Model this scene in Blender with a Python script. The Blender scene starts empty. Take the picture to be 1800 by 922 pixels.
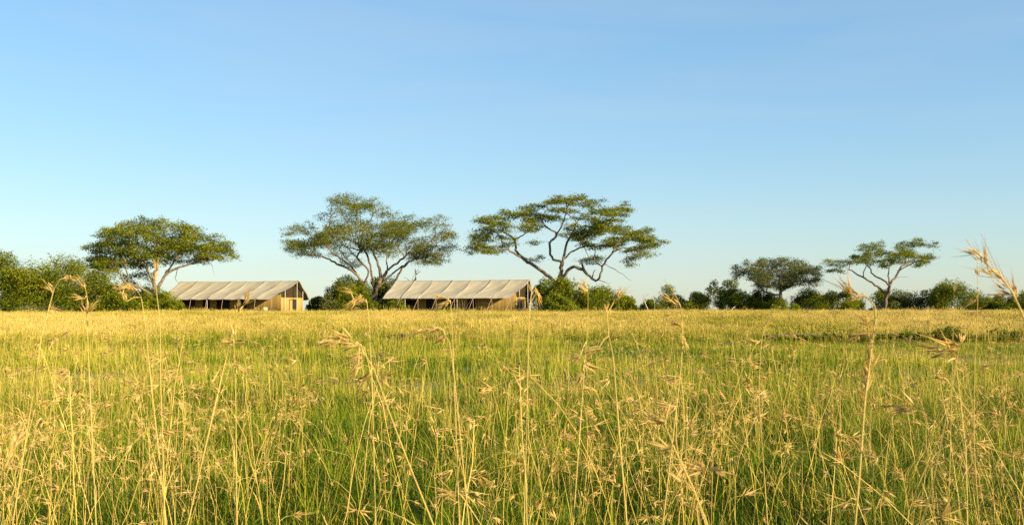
import bpy, math, random
import numpy as np
from mathutils import Vector

scene = bpy.context.scene
COL = scene.collection
R = math.radians
F, HY, CH = 1750.0, 545.0, 1.30        # focal length in photo pixels, horizon row, eye height

# ------------------------------------------------------------------ camera
cam_d = bpy.data.cameras.new('camera')
cam_d.sensor_width = 36.0
cam_d.lens = 35.0
cam_d.shift_y = 84.0 / 1800.0
cam_d.clip_start = 0.05
cam_d.clip_end = 9000
cam_d.dof.use_dof = True
cam_d.dof.focus_distance = 14.0
cam_d.dof.aperture_fstop = 16.0
cam = bpy.data.objects.new('camera', cam_d)
COL.objects.link(cam)
cam.location = (0, 0, CH)
cam.rotation_euler = (R(90), 0, 0)
scene.camera = cam

# ------------------------------------------------------------------ sky and sun
SUN_EL, SUN_AZ = 22.0, 124.0            # azimuth clockwise from the viewing direction: right, a little behind
world = bpy.data.worlds.new('World')
scene.world = world
world.use_nodes = True
wn = world.node_tree
bg = wn.nodes['Background']
sky = wn.nodes.new('ShaderNodeTexSky')
sky.sky_type = 'NISHITA'
sky.sun_disc = False
sky.sun_elevation = R(SUN_EL)
sky.sun_rotation = R(SUN_AZ)
sky.air_density = 1.3
sky.dust_density = 0.3
sky.ozone_density = 5.0
# one even grade over the whole sky (softer contrast, a little more colour), then faint high cirrus
sk_in = wn.nodes.new('ShaderNodeVectorMath'); sk_in.operation = 'MULTIPLY'; sk_in.inputs[1].default_value = (0.2, 0.2, 0.2)
sk_g = wn.nodes.new('ShaderNodeGamma'); sk_g.inputs[1].default_value = 0.6
sk_h = wn.nodes.new('ShaderNodeHueSaturation'); sk_h.inputs['Saturation'].default_value = 1.22
sk_w = wn.nodes.new('ShaderNodeVectorMath'); sk_w.operation = 'MULTIPLY'; sk_w.inputs[1].default_value = (3.85, 4.3, 4.6)
sk_tc = wn.nodes.new('ShaderNodeTexCoord')
sk_mp = wn.nodes.new('ShaderNodeMapping'); sk_mp.inputs['Scale'].default_value = (1.2, 1.2, 9.0); sk_mp.inputs['Rotation'].default_value = (0.12, 0.05, 0.3)
sk_n = wn.nodes.new('ShaderNodeTexNoise'); sk_n.inputs['Scale'].default_value = 1.6; sk_n.inputs['Detail'].default_value = 6; sk_n.inputs['Distortion'].default_value = 0.6
sk_r = wn.nodes.new('ShaderNodeMapRange'); sk_r.inputs[1].default_value = 0.48; sk_r.inputs[2].default_value = 0.8; sk_r.inputs[4].default_value = 0.2
sk_m = wn.nodes.new('ShaderNodeMix'); sk_m.data_type = 'RGBA'; sk_m.inputs[7].default_value = (3.5, 3.7, 3.8, 1)
for q0, q1 in ((sky.outputs[0], sk_in.inputs[0]), (sk_in.outputs[0], sk_g.inputs[0]), (sk_g.outputs[0], sk_h.inputs['Color']), (sk_h.outputs[0], sk_w.inputs[0]),
               (sk_tc.outputs['Generated'], sk_mp.inputs[0]), (sk_mp.outputs[0], sk_n.inputs[0]), (sk_n.outputs[0], sk_r.inputs[0]), (sk_r.outputs[0], sk_m.inputs[0]),
               (sk_w.outputs[0], sk_m.inputs[6]), (sk_m.outputs[2], bg.inputs[0])):
    wn.links.new(q0, q1)
bg.inputs[1].default_value = 0.0735
sun_d = bpy.data.lights.new('sun', 'SUN')
sun_d.energy = 5.0
sun_d.color = (1.0, 0.82, 0.54)
sun_d.angle = R(0.53)
sun = bpy.data.objects.new('sun', sun_d)
COL.objects.link(sun)
SDIR = Vector((math.sin(R(SUN_AZ)) * math.cos(R(SUN_EL)), math.cos(R(SUN_AZ)) * math.cos(R(SUN_EL)), math.sin(R(SUN_EL))))
sun.rotation_euler = SDIR.to_track_quat('Z', 'Y').to_euler()
sun.location = SDIR * 60
vs = scene.view_settings
vs.view_transform = 'Standard'
vs.look = 'None'
vs.gamma = 1
vs.exposure = 1.42
vs.use_curve_mapping = False
scene.render.engine = 'CYCLES'
cy = scene.cycles
cy.max_bounces = 7
cy.diffuse_bounces = 3
cy.glossy_bounces = 2
cy.transmission_bounces = 4
cy.transparent_max_bounces = 8
cy.caustics_reflective = False
cy.caustics_refractive = False
cy.use_denoising = False
scene.render.filter_size = 1.1

# ------------------------------------------------------------------ helpers
def gz(x, y):
    """Height of the ground: flat near, a faint rise to the camp, falling away behind it."""
    x = np.asarray(x, float); y = np.asarray(y, float)
    t = np.clip((y - 28) / 80, 0, 1); up = 0.6 * t * t * (3 - 2 * t)
    u = np.clip((y - 185) / 400, 0, 1); dn = -9 * u * u * (3 - 2 * u)
    v = np.clip((y - 585) / 6000, 0, 1); dn = dn - 45 * v
    b = 0.025 * np.sin(x * 0.9 + 1.3 * np.sin(y * 0.31)) + 0.02 * np.sin(y * 1.1 + x * 0.37)
    return up + dn + b * np.clip(1 - np.abs(y) / 250, 0, 1)

def G(x, y): return float(gz(x, y))
def PX(px, d): return (px - 900.0) / F * d
def PZ(py, d): return CH + (HY - py) / F * d
def P(px, py, d): return np.array((PX(px, d), d, PZ(py, d)))

def mesh_obj(name, verts, faces, mat, parent=None, smooth=False, attrs=None, link=True):
    """One mesh object. faces: list of tuples, or an (n,k) integer array."""
    me = bpy.data.meshes.new(name)
    v = np.asarray(verts, dtype=np.float32)
    if isinstance(faces, np.ndarray):
        n, k = faces.shape
        me.vertices.add(len(v)); me.vertices.foreach_set('co', v.ravel())
        me.loops.add(n * k); me.loops.foreach_set('vertex_index', faces.astype(np.int32).ravel())
        me.polygons.add(n); me.polygons.foreach_set('loop_start', np.arange(0, n * k, k, dtype=np.int32))
        me.update(calc_edges=True)
    else:
        me.from_pydata(v.tolist(), [], faces)
    for key, (dom, arr) in (attrs or {}).items():
        a = me.attributes.new(key, 'FLOAT', dom)
        a.data.foreach_set('value', np.asarray(arr, dtype=np.float32))
    if smooth:
        me.polygons.foreach_set('use_smooth', np.ones(len(me.polygons), dtype=bool))
    if mat: me.materials.append(mat)
    me.validate()
    o = bpy.data.objects.new(name, me)
    if link: COL.objects.link(o)
    if parent: o.parent = parent
    return o

def tag(o, label=None, cat=None, group=None, kind=None):
    if label: o['label'] = label
    if cat: o['category'] = cat
    if group: o['group'] = group
    if kind: o['kind'] = kind
    return o

def thing(name, label, cat, loc=(0, 0, 0), rz=0.0, group=None):
    o = bpy.data.objects.new(name, None)
    o.empty_display_size = 0.3
    COL.objects.link(o)
    o.location = loc; o.rotation_euler = (0, 0, rz)
    return tag(o, label, cat, group)

class MB:
    """Collects simple shapes into one mesh."""
    def __init__(s): s.v = []; s.f = []
    def add(s, v, f):
        b = len(s.v); s.v += [tuple(p) for p in v]; s.f += [tuple(i + b for i in q) for q in f]
    def box(s, a, b):
        (x0, y0, z0), (x1, y1, z1) = a, b
        s.add([(x0,y0,z0),(x1,y0,z0),(x1,y1,z0),(x0,y1,z0),(x0,y0,z1),(x1,y0,z1),(x1,y1,z1),(x0,y1,z1)],
              [(0,3,2,1),(4,5,6,7),(0,1,5,4),(1,2,6,5),(2,3,7,6),(3,0,4,7)])
    def tube(s, pts, rad, n=6, cap=True):
        pts = [Vector(p) for p in pts]
        rad = rad if hasattr(rad, '__len__') else [rad] * len(pts)
        rings = []
        b = len(s.v); ref = None
        for i, p in enumerate(pts):
            d = (pts[min(i + 1, len(pts) - 1)] - pts[max(i - 1, 0)])
            d = d.normalized() if d.length > 1e-9 else Vector((0, 0, 1))
            if ref is None: ref = Vector((1, 0, 0)) if abs(d.x) < 0.8 else Vector((0, 1, 0))
            u = d.cross(ref).normalized(); w = d.cross(u); ref = -w if False else ref
            for k in range(n):
                a = 2 * math.pi * k / n
                s.v.append(tuple(p + (u * math.cos(a) + w * math.sin(a)) * rad[i]))
        for i in range(len(pts) - 1):
            for k in range(n):
                k2 = (k + 1) % n
                s.f.append((b + i*n + k, b + i*n + k2, b + (i+1)*n + k2, b + (i+1)*n + k))
        if cap:
            s.f.append(tuple(b + k for k in range(n)))
            s.f.append(tuple(b + (len(pts)-1)*n + k for k in reversed(range(n))))
    def build(s, name, mat, parent=None, smooth=False):
        return mesh_obj(name, s.v, s.f, mat, parent, smooth)

# ------------------------------------------------------------------ materials
def new_mat(name):
    m = bpy.data.materials.new(name); m.use_nodes = True
    nt = m.node_tree
    return m, nt, nt.nodes['Principled BSDF'], nt.nodes['Material Output']

ALB = 0.74     # every surface colour below is scaled by this
def ramp(nt, fac, stops):
    r = nt.nodes.new('ShaderNodeValToRGB')
    e = r.color_ramp.elements
    while len(e) < len(stops): e.new(0.5)
    for el, (p, c) in zip(e, stops): el.position = p; el.color = (*[q * ALB for q in c], 1)
    nt.links.new(fac, r.inputs[0])
    return r.outputs[0]

def noise(nt, scale, detail=4, vec=None, rough=0.55):
    n = nt.nodes.new('ShaderNodeTexNoise')
    n.inputs['Scale'].default_value = scale; n.inputs['Detail'].default_value = detail
    n.inputs['Roughness'].default_value = rough
    if vec is not None: nt.links.new(vec, n.inputs['Vector'])
    return n.outputs[0]

def math_node(nt, op, a, b):
    m = nt.nodes.new('ShaderNodeMath'); m.operation = op
    for i, v in enumerate((a, b)):
        if isinstance(v, (int, float)): m.inputs[i].default_value = v
        else: nt.links.new(v, m.inputs[i])
    return m.outputs[0]

def mix_col(nt, fac, a, b):
    m = nt.nodes.new('ShaderNodeMix'); m.data_type = 'RGBA'
    for sock, v in ((m.inputs[0], fac), (m.inputs[6], a), (m.inputs[7], b)):
        if isinstance(v, (int, float)): sock.default_value = v
        elif isinstance(v, tuple): sock.default_value = (*v, 1)
        else: nt.links.new(v, sock)
    return m.outputs[2]

def attr(nt, name):
    a = nt.nodes.new('ShaderNodeAttribute'); a.attribute_name = name
    return a.outputs['Fac']

def translucent_leaf(m, nt, pb, out, col, amount, rough=0.6, spec=0.06):
    nt.links.new(col, pb.inputs['Base Color'])
    pb.inputs['Roughness'].default_value = rough
    pb.inputs['Specular IOR Level'].default_value = spec
    tr = nt.nodes.new('ShaderNodeBsdfTranslucent'); nt.links.new(col, tr.inputs[0])
    mx = nt.nodes.new('ShaderNodeMixShader'); mx.inputs[0].default_value = amount
    nt.links.new(pb.outputs[0], mx.inputs[1]); nt.links.new(tr.outputs[0], mx.inputs[2])
    nt.links.new(mx.outputs[0], out.inputs[0])

def leaf_mat(name, stops, amount=0.38):
    m, nt, pb, out = new_mat(name)
    translucent_leaf(m, nt, pb, out, ramp(nt, attr(nt, 'tint'), stops), amount)
    return m

def bark_mat(name, a, b):
    m, nt, pb, out = new_mat(name)
    tc = nt.nodes.new('ShaderNodeTexCoord')
    n = noise(nt, 2.2, 6, tc.outputs['Object'])
    nt.links.new(ramp(nt, n, [(0.3, a), (0.7, b)]), pb.inputs['Base Color'])
    pb.inputs['Roughness'].default_value = 0.9
    bp = nt.nodes.new('ShaderNodeBump'); bp.inputs['Strength'].default_value = 0.6; bp.inputs['Distance'].default_value = 0.05
    nt.links.new(noise(nt, 9, 5, tc.outputs['Object']), bp.inputs['Height']); nt.links.new(bp.outputs[0], pb.inputs['Normal'])
    return m

def plain_mat(name, a, b=None, scale=3.0, rough=0.85, bump=0.0, bscale=40):
    m, nt, pb, out = new_mat(name)
    tc = nt.nodes.new('ShaderNodeTexCoord')
    b = b or tuple(c * 0.8 for c in a)
    nt.links.new(ramp(nt, noise(nt, scale, 5, tc.outputs['Object']), [(0.35, b), (0.65, a)]), pb.inputs['Base Color'])
    pb.inputs['Roughness'].default_value = rough
    if bump:
        bp = nt.nodes.new('ShaderNodeBump'); bp.inputs['Strength'].default_value = bump; bp.inputs['Distance'].default_value = 0.03
        nt.links.new(noise(nt, bscale, 4, tc.outputs['Object']), bp.inputs['Height']); nt.links.new(bp.outputs[0], pb.inputs['Normal'])
    return m

def grass_mat(name, green, gold, patch_scale, bias, amount=0.3, patch_amt=1.2):
    """Blade colour: 'tint' on the mesh says how dry a blade is; patches over the field and each tuft shift it."""
    m, nt, pb, out = new_mat(name)
    geo = nt.nodes.new('ShaderNodeNewGeometry')
    oi = nt.nodes.new('ShaderNodeObjectInfo')
    pn = noise(nt, patch_scale, 3, geo.outputs['Position'])
    f = math_node(nt, 'ADD', attr(nt, 'tint'), math_node(nt, 'MULTIPLY', math_node(nt, 'SUBTRACT', pn, 0.5), patch_amt))
    f = math_node(nt, 'ADD', f, math_node(nt, 'MULTIPLY', math_node(nt, 'SUBTRACT', oi.outputs['Random'], 0.5), 0.35))
    f = math_node(nt, 'ADD', f, bias)
    c = ramp(nt, f, [(0.0, green[0]), (0.35, green[1]), (0.62, gold[0]), (1.0, gold[1])])
    translucent_leaf(m, nt, pb, out, c, amount, 0.65, 0.08)
    return m

M = {}
M['leaf_acacia'] = leaf_mat('acacia_leaf', [(0, (0.07, 0.11, 0.006)), (0.5, (0.20, 0.235, 0.009)), (1, (0.38, 0.38, 0.018))])
M['leaf_olive'] = leaf_mat('olive_leaf', [(0, (0.085, 0.12, 0.009)), (0.5, (0.20, 0.225, 0.016)), (1, (0.35, 0.335, 0.03))])
M['leaf_bush'] = leaf_mat('bush_leaf', [(0, (0.055, 0.09, 0.006)), (0.5, (0.185, 0.225, 0.010)), (1, (0.38, 0.37, 0.02))])
M['leaf_lime'] = leaf_mat('lime_leaf', [(0, (0.09, 0.13, 0.008)), (0.5, (0.20, 0.24, 0.014)), (1, (0.34, 0.35, 0.03))])
M['leaf_grey'] = leaf_mat('grey_leaf', [(0, (0.08, 0.10, 0.028)), (0.5, (0.16, 0.18, 0.045)), (1, (0.26, 0.26, 0.08))])
M['bark'] = bark_mat('acacia_bark', (0.09, 0.068, 0.042), (0.27, 0.21, 0.13))
M['bark_pale'] = bark_mat('pale_bark', (0.22, 0.17, 0.11), (0.46, 0.37, 0.25))
M['bark_dark'] = bark_mat('dark_bark', (0.08, 0.06, 0.04), (0.2, 0.15, 0.10))
M['deadwood'] = bark_mat('dead_wood', (0.38, 0.31, 0.23), (0.6, 0.52, 0.41))
M['grass_short'] = grass_mat('short_grass', [(0.028, 0.062, 0.002), (0.13, 0.23, 0.006)], [(0.36, 0.38, 0.02), (0.60, 0.47, 0.09)], 0.35, -0.05, 0.22, 1.5)
M['grass_mid'] = grass_mat('meadow_grass', [(0.06, 0.12, 0.004), (0.18, 0.26, 0.008)], [(0.42, 0.40, 0.025), (0.64, 0.50, 0.10)], 0.13, -0.06, 0.22, 2.6)
M['grass_tall'] = grass_mat('tall_dry_grass', [(0.10, 0.15, 0.008), (0.26, 0.28, 0.018)], [(0.55, 0.43, 0.07), (0.72, 0.54, 0.15)], 0.055, -0.08, 0.25, 3.0)
M['straw'] = grass_mat('straw', [(0.16, 0.24, 0.008), (0.40, 0.40, 0.03)], [(0.62, 0.46, 0.09), (0.76, 0.57, 0.17)], 0.5, 0.0, 0.25)
M['spikelet'] = grass_mat('spikelet', [(0.42, 0.22, 0.06), (0.66, 0.44, 0.12)], [(0.86, 0.62, 0.18), (0.98, 0.74, 0.28)], 2.0, 0.3, 0.48)

# ------------------------------------------------------------------ ground
def build_ground():
    ys = np.concatenate([np.arange(-40, 60, 1.0), np.arange(60, 200, 4.0), np.geomspace(200, 7000, 40)])
    us = np.linspace(-1, 1, 121)
    us = np.sign(us) * np.abs(us) ** 1.6
    X, Y = [], []
    for y in ys:
        hw = 70 + max(y, 0) * 1.2
        X.append(us * hw); Y.append(np.full(len(us), y))
    X = np.array(X); Y = np.array(Y)
    Z = gz(X, Y)
    nx = len(us)
    i, j = np.meshgrid(np.arange(len(ys) - 1), np.arange(nx - 1), indexing='ij')
    a = (i * nx + j).ravel()
    faces = np.stack([a, a + 1, a + nx + 1, a + nx], 1)
    m, nt, pb, out = new_mat('savanna_soil')
    geo = nt.nodes.new('ShaderNodeNewGeometry')
    n1 = noise(nt, 0.12, 5, geo.outputs['Position'])
    n2 = noise(nt, 6.0, 6, geo.outputs['Position'])
    c1 = ramp(nt, n1, [(0.35, (0.09, 0.11, 0.02)), (0.65, (0.20, 0.17, 0.05))])
    c2 = ramp(nt, n2, [(0.35, (0.04, 0.035, 0.015)), (0.65, (0.11, 0.10, 0.03))])
    nt.links.new(mix_col(nt, 0.5, c1, c2), pb.inputs['Base Color'])
    pb.inputs['Roughness'].default_value = 0.95
    bp = nt.nodes.new('ShaderNodeBump'); bp.inputs['Strength'].default_value = 0.8; bp.inputs['Distance'].default_value = 0.05
    nt.links.new(n2, bp.inputs['Height']); nt.links.new(bp.outputs[0], pb.inputs['Normal'])
    o = mesh_obj('ground', np.stack([X.ravel(), Y.ravel(), Z.ravel()], 1), faces, m, smooth=True)
    tag(o, 'savanna ground under the grass', kind='structure')
build_ground()

# ------------------------------------------------------------------ tree building
class Skel:
    def __init__(s): s.p = []; s.par = []; s.rad = []; s.limb = []; s.len = []
    def add(s, p, par, rad, limb):
        p = np.asarray(p, float)
        s.p.append(p); s.par.append(par); s.rad.append(rad); s.limb.append(limb)
        s.len.append(0.0 if par < 0 else s.len[par] + float(np.linalg.norm(p - s.p[par])))
        return len(s.p) - 1

def smooth_path(pts, step):
    """Catmull-Rom through pts (n,k), resampled about every step along the first three columns."""
    pts = np.asarray(pts, float)
    q = np.vstack([2 * pts[0] - pts[1], pts, 2 * pts[-1] - pts[-2]])
    out = []
    for i in range(1, len(q) - 2):
        n = max(1, int(round(np.linalg.norm(q[i+1][:3] - q[i][:3]) / step)))
        for t in np.arange(n) / n:
            a, b, c, d = q[i-1], q[i], q[i+1], q[i+2]
            out.append(0.5 * (2*b + (c-a)*t + (2*a-5*b+4*c-d)*t*t + (3*b-a-3*c+d)*t**3))
    out.append(pts[-1])
    return np.array(out)

def grow(sk, targets, rng, step=0.6, bf=0.22, tip=0.019, wig=0.12):
    """Join every target point to the skeleton with the shortest bending twig."""
    T = np.asarray(targets, float)
    if not len(T): return
    sp = np.array(sk.p); sl = np.array(sk.len)
    D = np.linalg.norm(T[:, None] - sp[None], axis=2)
    C = D + bf * sl[None]
    near = C.argmin(1); cost = C.min(1)
    alive = np.ones(len(T), bool)
    for _ in range(len(T)):
        k = np.where(alive, cost, 1e9).argmin(); alive[k] = False
        n = int(near[k]); a = sk.p[n]; b = T[k]
        L = np.linalg.norm(b - a)
        m = max(1, int(round(L / step)))
        d0 = a - sk.p[sk.par[n]] if sk.par[n] >= 0 else np.array((0, 0, 1.0))
        d0 = d0 / (np.linalg.norm(d0) + 1e-9)
        c = a + d0 * L * 0.35
        cur = n; new = []
        for i in range(1, m + 1):
            t = i / m
            p = (1-t)**2 * a + 2*t*(1-t)*(0.5*c + 0.5*(a+b)/2) + t*t*b
            if i < m: p = p + rng.normal(0, wig * step, 3)
            cur = sk.add(p, cur, tip, sk.limb[n]); new.append(cur)
        for q in new:
            dq = np.linalg.norm(T - sk.p[q], axis=1) + bf * sk.len[q]
            better = dq < cost
            near[better] = q; cost[better] = dq[better]

def pipe(sk, e=2.35):
    n = len(sk.p); acc = np.zeros(n); r = np.array(sk.rad)
    for i in range(n - 1, -1, -1):
        v = max(r[i], acc[i] ** (1 / e) if acc[i] > 0 else 0)
        r[i] = v
        if sk.par[i] >= 0: acc[sk.par[i]] += v ** e
    return r

def skel_meshes(sk, rads):
    """Tubes along every chain, gathered limb by limb: {limb: (verts, faces)}."""
    kids = {}
    for i, q in enumerate(sk.par):
        if q >= 0: kids.setdefault(q, []).append(i)
    out = {}
    starts = [(i, -1) for i, q in enumerate(sk.par) if q < 0]
    while starts:
        i, prev = starts.pop()
        chain = [i]
        while chain[-1] in kids:
            ks = sorted(kids[chain[-1]], key=lambda c: (sk.limb[c] != sk.limb[chain[-1]], -rads[c]))
            if sk.limb[ks[0]] != sk.limb[chain[-1]]:
                for c in ks: starts.append((c, chain[-1]))
                break
            for c in ks[1:]: starts.append((c, chain[-1]))
            chain.append(ks[0])
        pts = [sk.p[c] for c in chain]; rr = [rads[c] for c in chain]
        if prev >= 0: pts.insert(0, sk.p[prev]); rr.insert(0, min(rads[prev], rr[0] * 1.15))
        if len(pts) < 2: continue
        rr[-1] *= 0.6
        rm = max(rr); n = 9 if rm > 0.12 else 6 if rm > 0.05 else 4 if rm > 0.025 else 3
        mb = out.setdefault(sk.limb[chain[0]], MB())
        mb.tube(pts, rr, n)
    return out

def leaf_quads(c, size, rng, up=0.5):
    """(n,3) centres -> rhombic leaf faces in random attitudes."""
    n = len(c)
    nrm = rng.normal(0, 1, (n, 3)); nrm[:, 2] += up * np.sign(nrm[:, 2])
    nrm /= np.linalg.norm(nrm, axis=1, keepdims=True)
    u = np.cross(nrm, rng.normal(0, 1, (n, 3))); u /= np.linalg.norm(u, axis=1, keepdims=True) + 1e-9
    w = np.cross(nrm, u)
    L = (size * rng.uniform(0.4, 1.65, n))[:, None]; W = L * rng.uniform(0.35, 0.6, n)[:, None]
    v = np.stack([c - u * L, c - w * W + nrm * W * 0.3, c + u * L, c + w * W + nrm * W * 0.3], 1).reshape(-1, 3)
    return v, np.arange(4 * n).reshape(n, 4)

def spaced(cands, dist):
    keep = []
    cell = {}
    for p in cands:
        k = tuple((p // dist).astype(int)); ok = True
        for dx in (-1, 0, 1):
            for dy in (-1, 0, 1):
                for dz in (-1, 0, 1):
                    for q in cell.get((k[0]+dx, k[1]+dy, k[2]+dz), ()):
                        if ((p - q) ** 2).sum() < dist * dist: ok = False; break
        if ok: keep.append(p); cell.setdefault(k, []).append(p)
    return np.array(keep)

def tree(name, label, d, bpx, trunk, limbs, clumps, seed, leaf, bark, leaves=75, lsize=0.11, gap=0.62,
         reps=2, flat=0.4, spread=0.5, droops=(), depth=0.8, group='flat-topped savanna trees', bare=()):
    """trunk and limbs are drawn in photo pixels (px, py, radius in metres) at distance d; depth is added here."""
    rng = np.random.default_rng(seed)
    s = F / d
    bx = PX(bpx, d); gzv = G(bx, d)
    root = thing(name, label, 'tree', (bx, d, gzv), 0, group)
    loc = lambda px, py, dep: np.array(((px - bpx) / s, dep, PZ(py, d) - gzv))
    sk = Skel()
    def lay(poly, limb, first):
        pts = []
        if first is None:
            dep = 0.0
        else:
            a = loc(poly[0][0], poly[0][1], 0)
            arr = np.array(sk.p); q = np.argmin(((arr - a)[:, [0, 2]] ** 2).sum(1))
            dep = sk.p[q][1]
        slope = rng.uniform(-0.55, 0.55); acc = dep
        for i, (px, py, r) in enumerate(poly):
            if i: acc += slope * math.hypot(px - poly[i-1][0], py - poly[i-1][1]) / s + rng.normal(0, 0.15)
            pts.append(np.append(loc(px, py, acc), r))
        path = smooth_path(pts, 0.45)
        if first is None: cur = -1; rest = path
        else:
            cur = int(q); rest = path[1:] if np.linalg.norm(sk.p[cur] - path[0][:3]) < 0.6 else path
        for k, row in enumerate(rest):
            p = row[:3].copy()
            if 0 < k: p += rng.normal(0, 0.06, 3)
            if cur < 0: p = row[:3]
            cur = sk.add(p, cur, row[3], limb)
    t0 = [(bpx, 545 - (gzv - 0.15 - CH) * s, trunk[0][2] * 1.25)] + trunk
    lay(t0, 0, None)
    for i, l in enumerate(limbs): lay(l, i + 1, True)
    for i, l in enumerate(bare): lay(l, len(limbs) + 1 + i, True)
    nbare = len(sk.p)
    cx0 = min(c[0] - c[2] for c in clumps); cx1 = max(c[0] + c[2] for c in clumps)
    mid = (cx0 + cx1) / 2; hw = (cx1 - cx0) / 2
    top = min(c[1] - c[3] for c in clumps); bot = max(c[1] + c[3] for c in clumps)
    cand = []
    for (px, py, rx, ry) in clumps:
        dm = hw / s * depth * math.sqrt(max(0.05, 1 - ((px - mid) / hw) ** 2))
        for k in range(reps):
            dep = 0 if (k == 0 and reps > 1) else rng.uniform(-dm, dm)
            if k == 0: dep = rng.uniform(-0.35, 0.35) * dm
            f = dep / (hw / s * depth)
            z = py + 0.30 * (bot - top) * f * f + (rng.uniform(0, 0.08) * (bot - top) if k else 0)
            c = loc(px + (rng.normal(0, rx * 0.25) if k else 0), z, dep)
            vol = rx * ry * rx / s ** 3
            n = int(vol * 14) + 8
            for q in range(6):
                m = max(5, n // 3); f2 = rng.uniform(0.4, 0.72)
                g = rng.normal(0, 1, (m, 3)); g /= np.linalg.norm(g, axis=1, keepdims=True)
                g *= rng.uniform(0, 1, (m, 1)) ** 0.4
                oc = rng.uniform(-1, 1, 3) * np.array((rx, rx, ry * 1.1)) / s * (1.05 - f2)
                cand.append(c + oc + g * f2 * np.array((rx / s, rx / s * 0.9, ry / s)))
    cand = np.vstack(cand); rng.shuffle(cand)
    tg = spaced(cand, gap)
    limit = len(limbs)
    keep_limb = [l for l in sk.limb]
    # bare limbs get no foliage: hide their nodes by giving them a long path
    for i in range(nbare):
        if sk.limb[i] > limit: sk.len[i] += 500
    grow(sk, tg, rng)
    rads = pipe(sk)
    ms = skel_meshes(sk, rads)
    for k, mb in sorted(ms.items()):
        o = mb.build('trunk' if k == 0 else 'limb' if k <= limit else 'bare_branch', bark, root, smooth=True)
    # foliage: small leaf faces in flat sprays around every twig end and along the twigs
    cs, ti = [], []
    for p in tg:
        n = max(16, int(1.3 * leaves * rng.uniform(0.4, 1.5)))
        off = rng.normal(0, 1, (n, 3)) * np.array((spread, spread, spread * flat)) * 0.72
        off[:, 2] -= 0.25 * (off[:, 0] ** 2 + off[:, 1] ** 2) * flat
        cs.append(p + off); ti.append(np.clip(rng.uniform(0.1, 0.9) + rng.normal(0, 0.15, n), 0, 1))
    for (px, py, r, n) in droops:
        off = rng.normal(0, 1, (n, 3)) * np.array((r, r, r * 0.7)) / s
        cs.append(loc(px, py, rng.normal(0, 1.0)) + off); ti.append(np.clip(rng.normal(0.5, 0.2, n), 0, 1))
    c = np.vstack(cs); v, f = leaf_quads(c, lsize * 0.72, rng)
    tag(mesh_obj('crown', v, f, leaf, root, attrs={'tint': ('FACE', np.concatenate(ti))}), kind='stuff')
    return root

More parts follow.
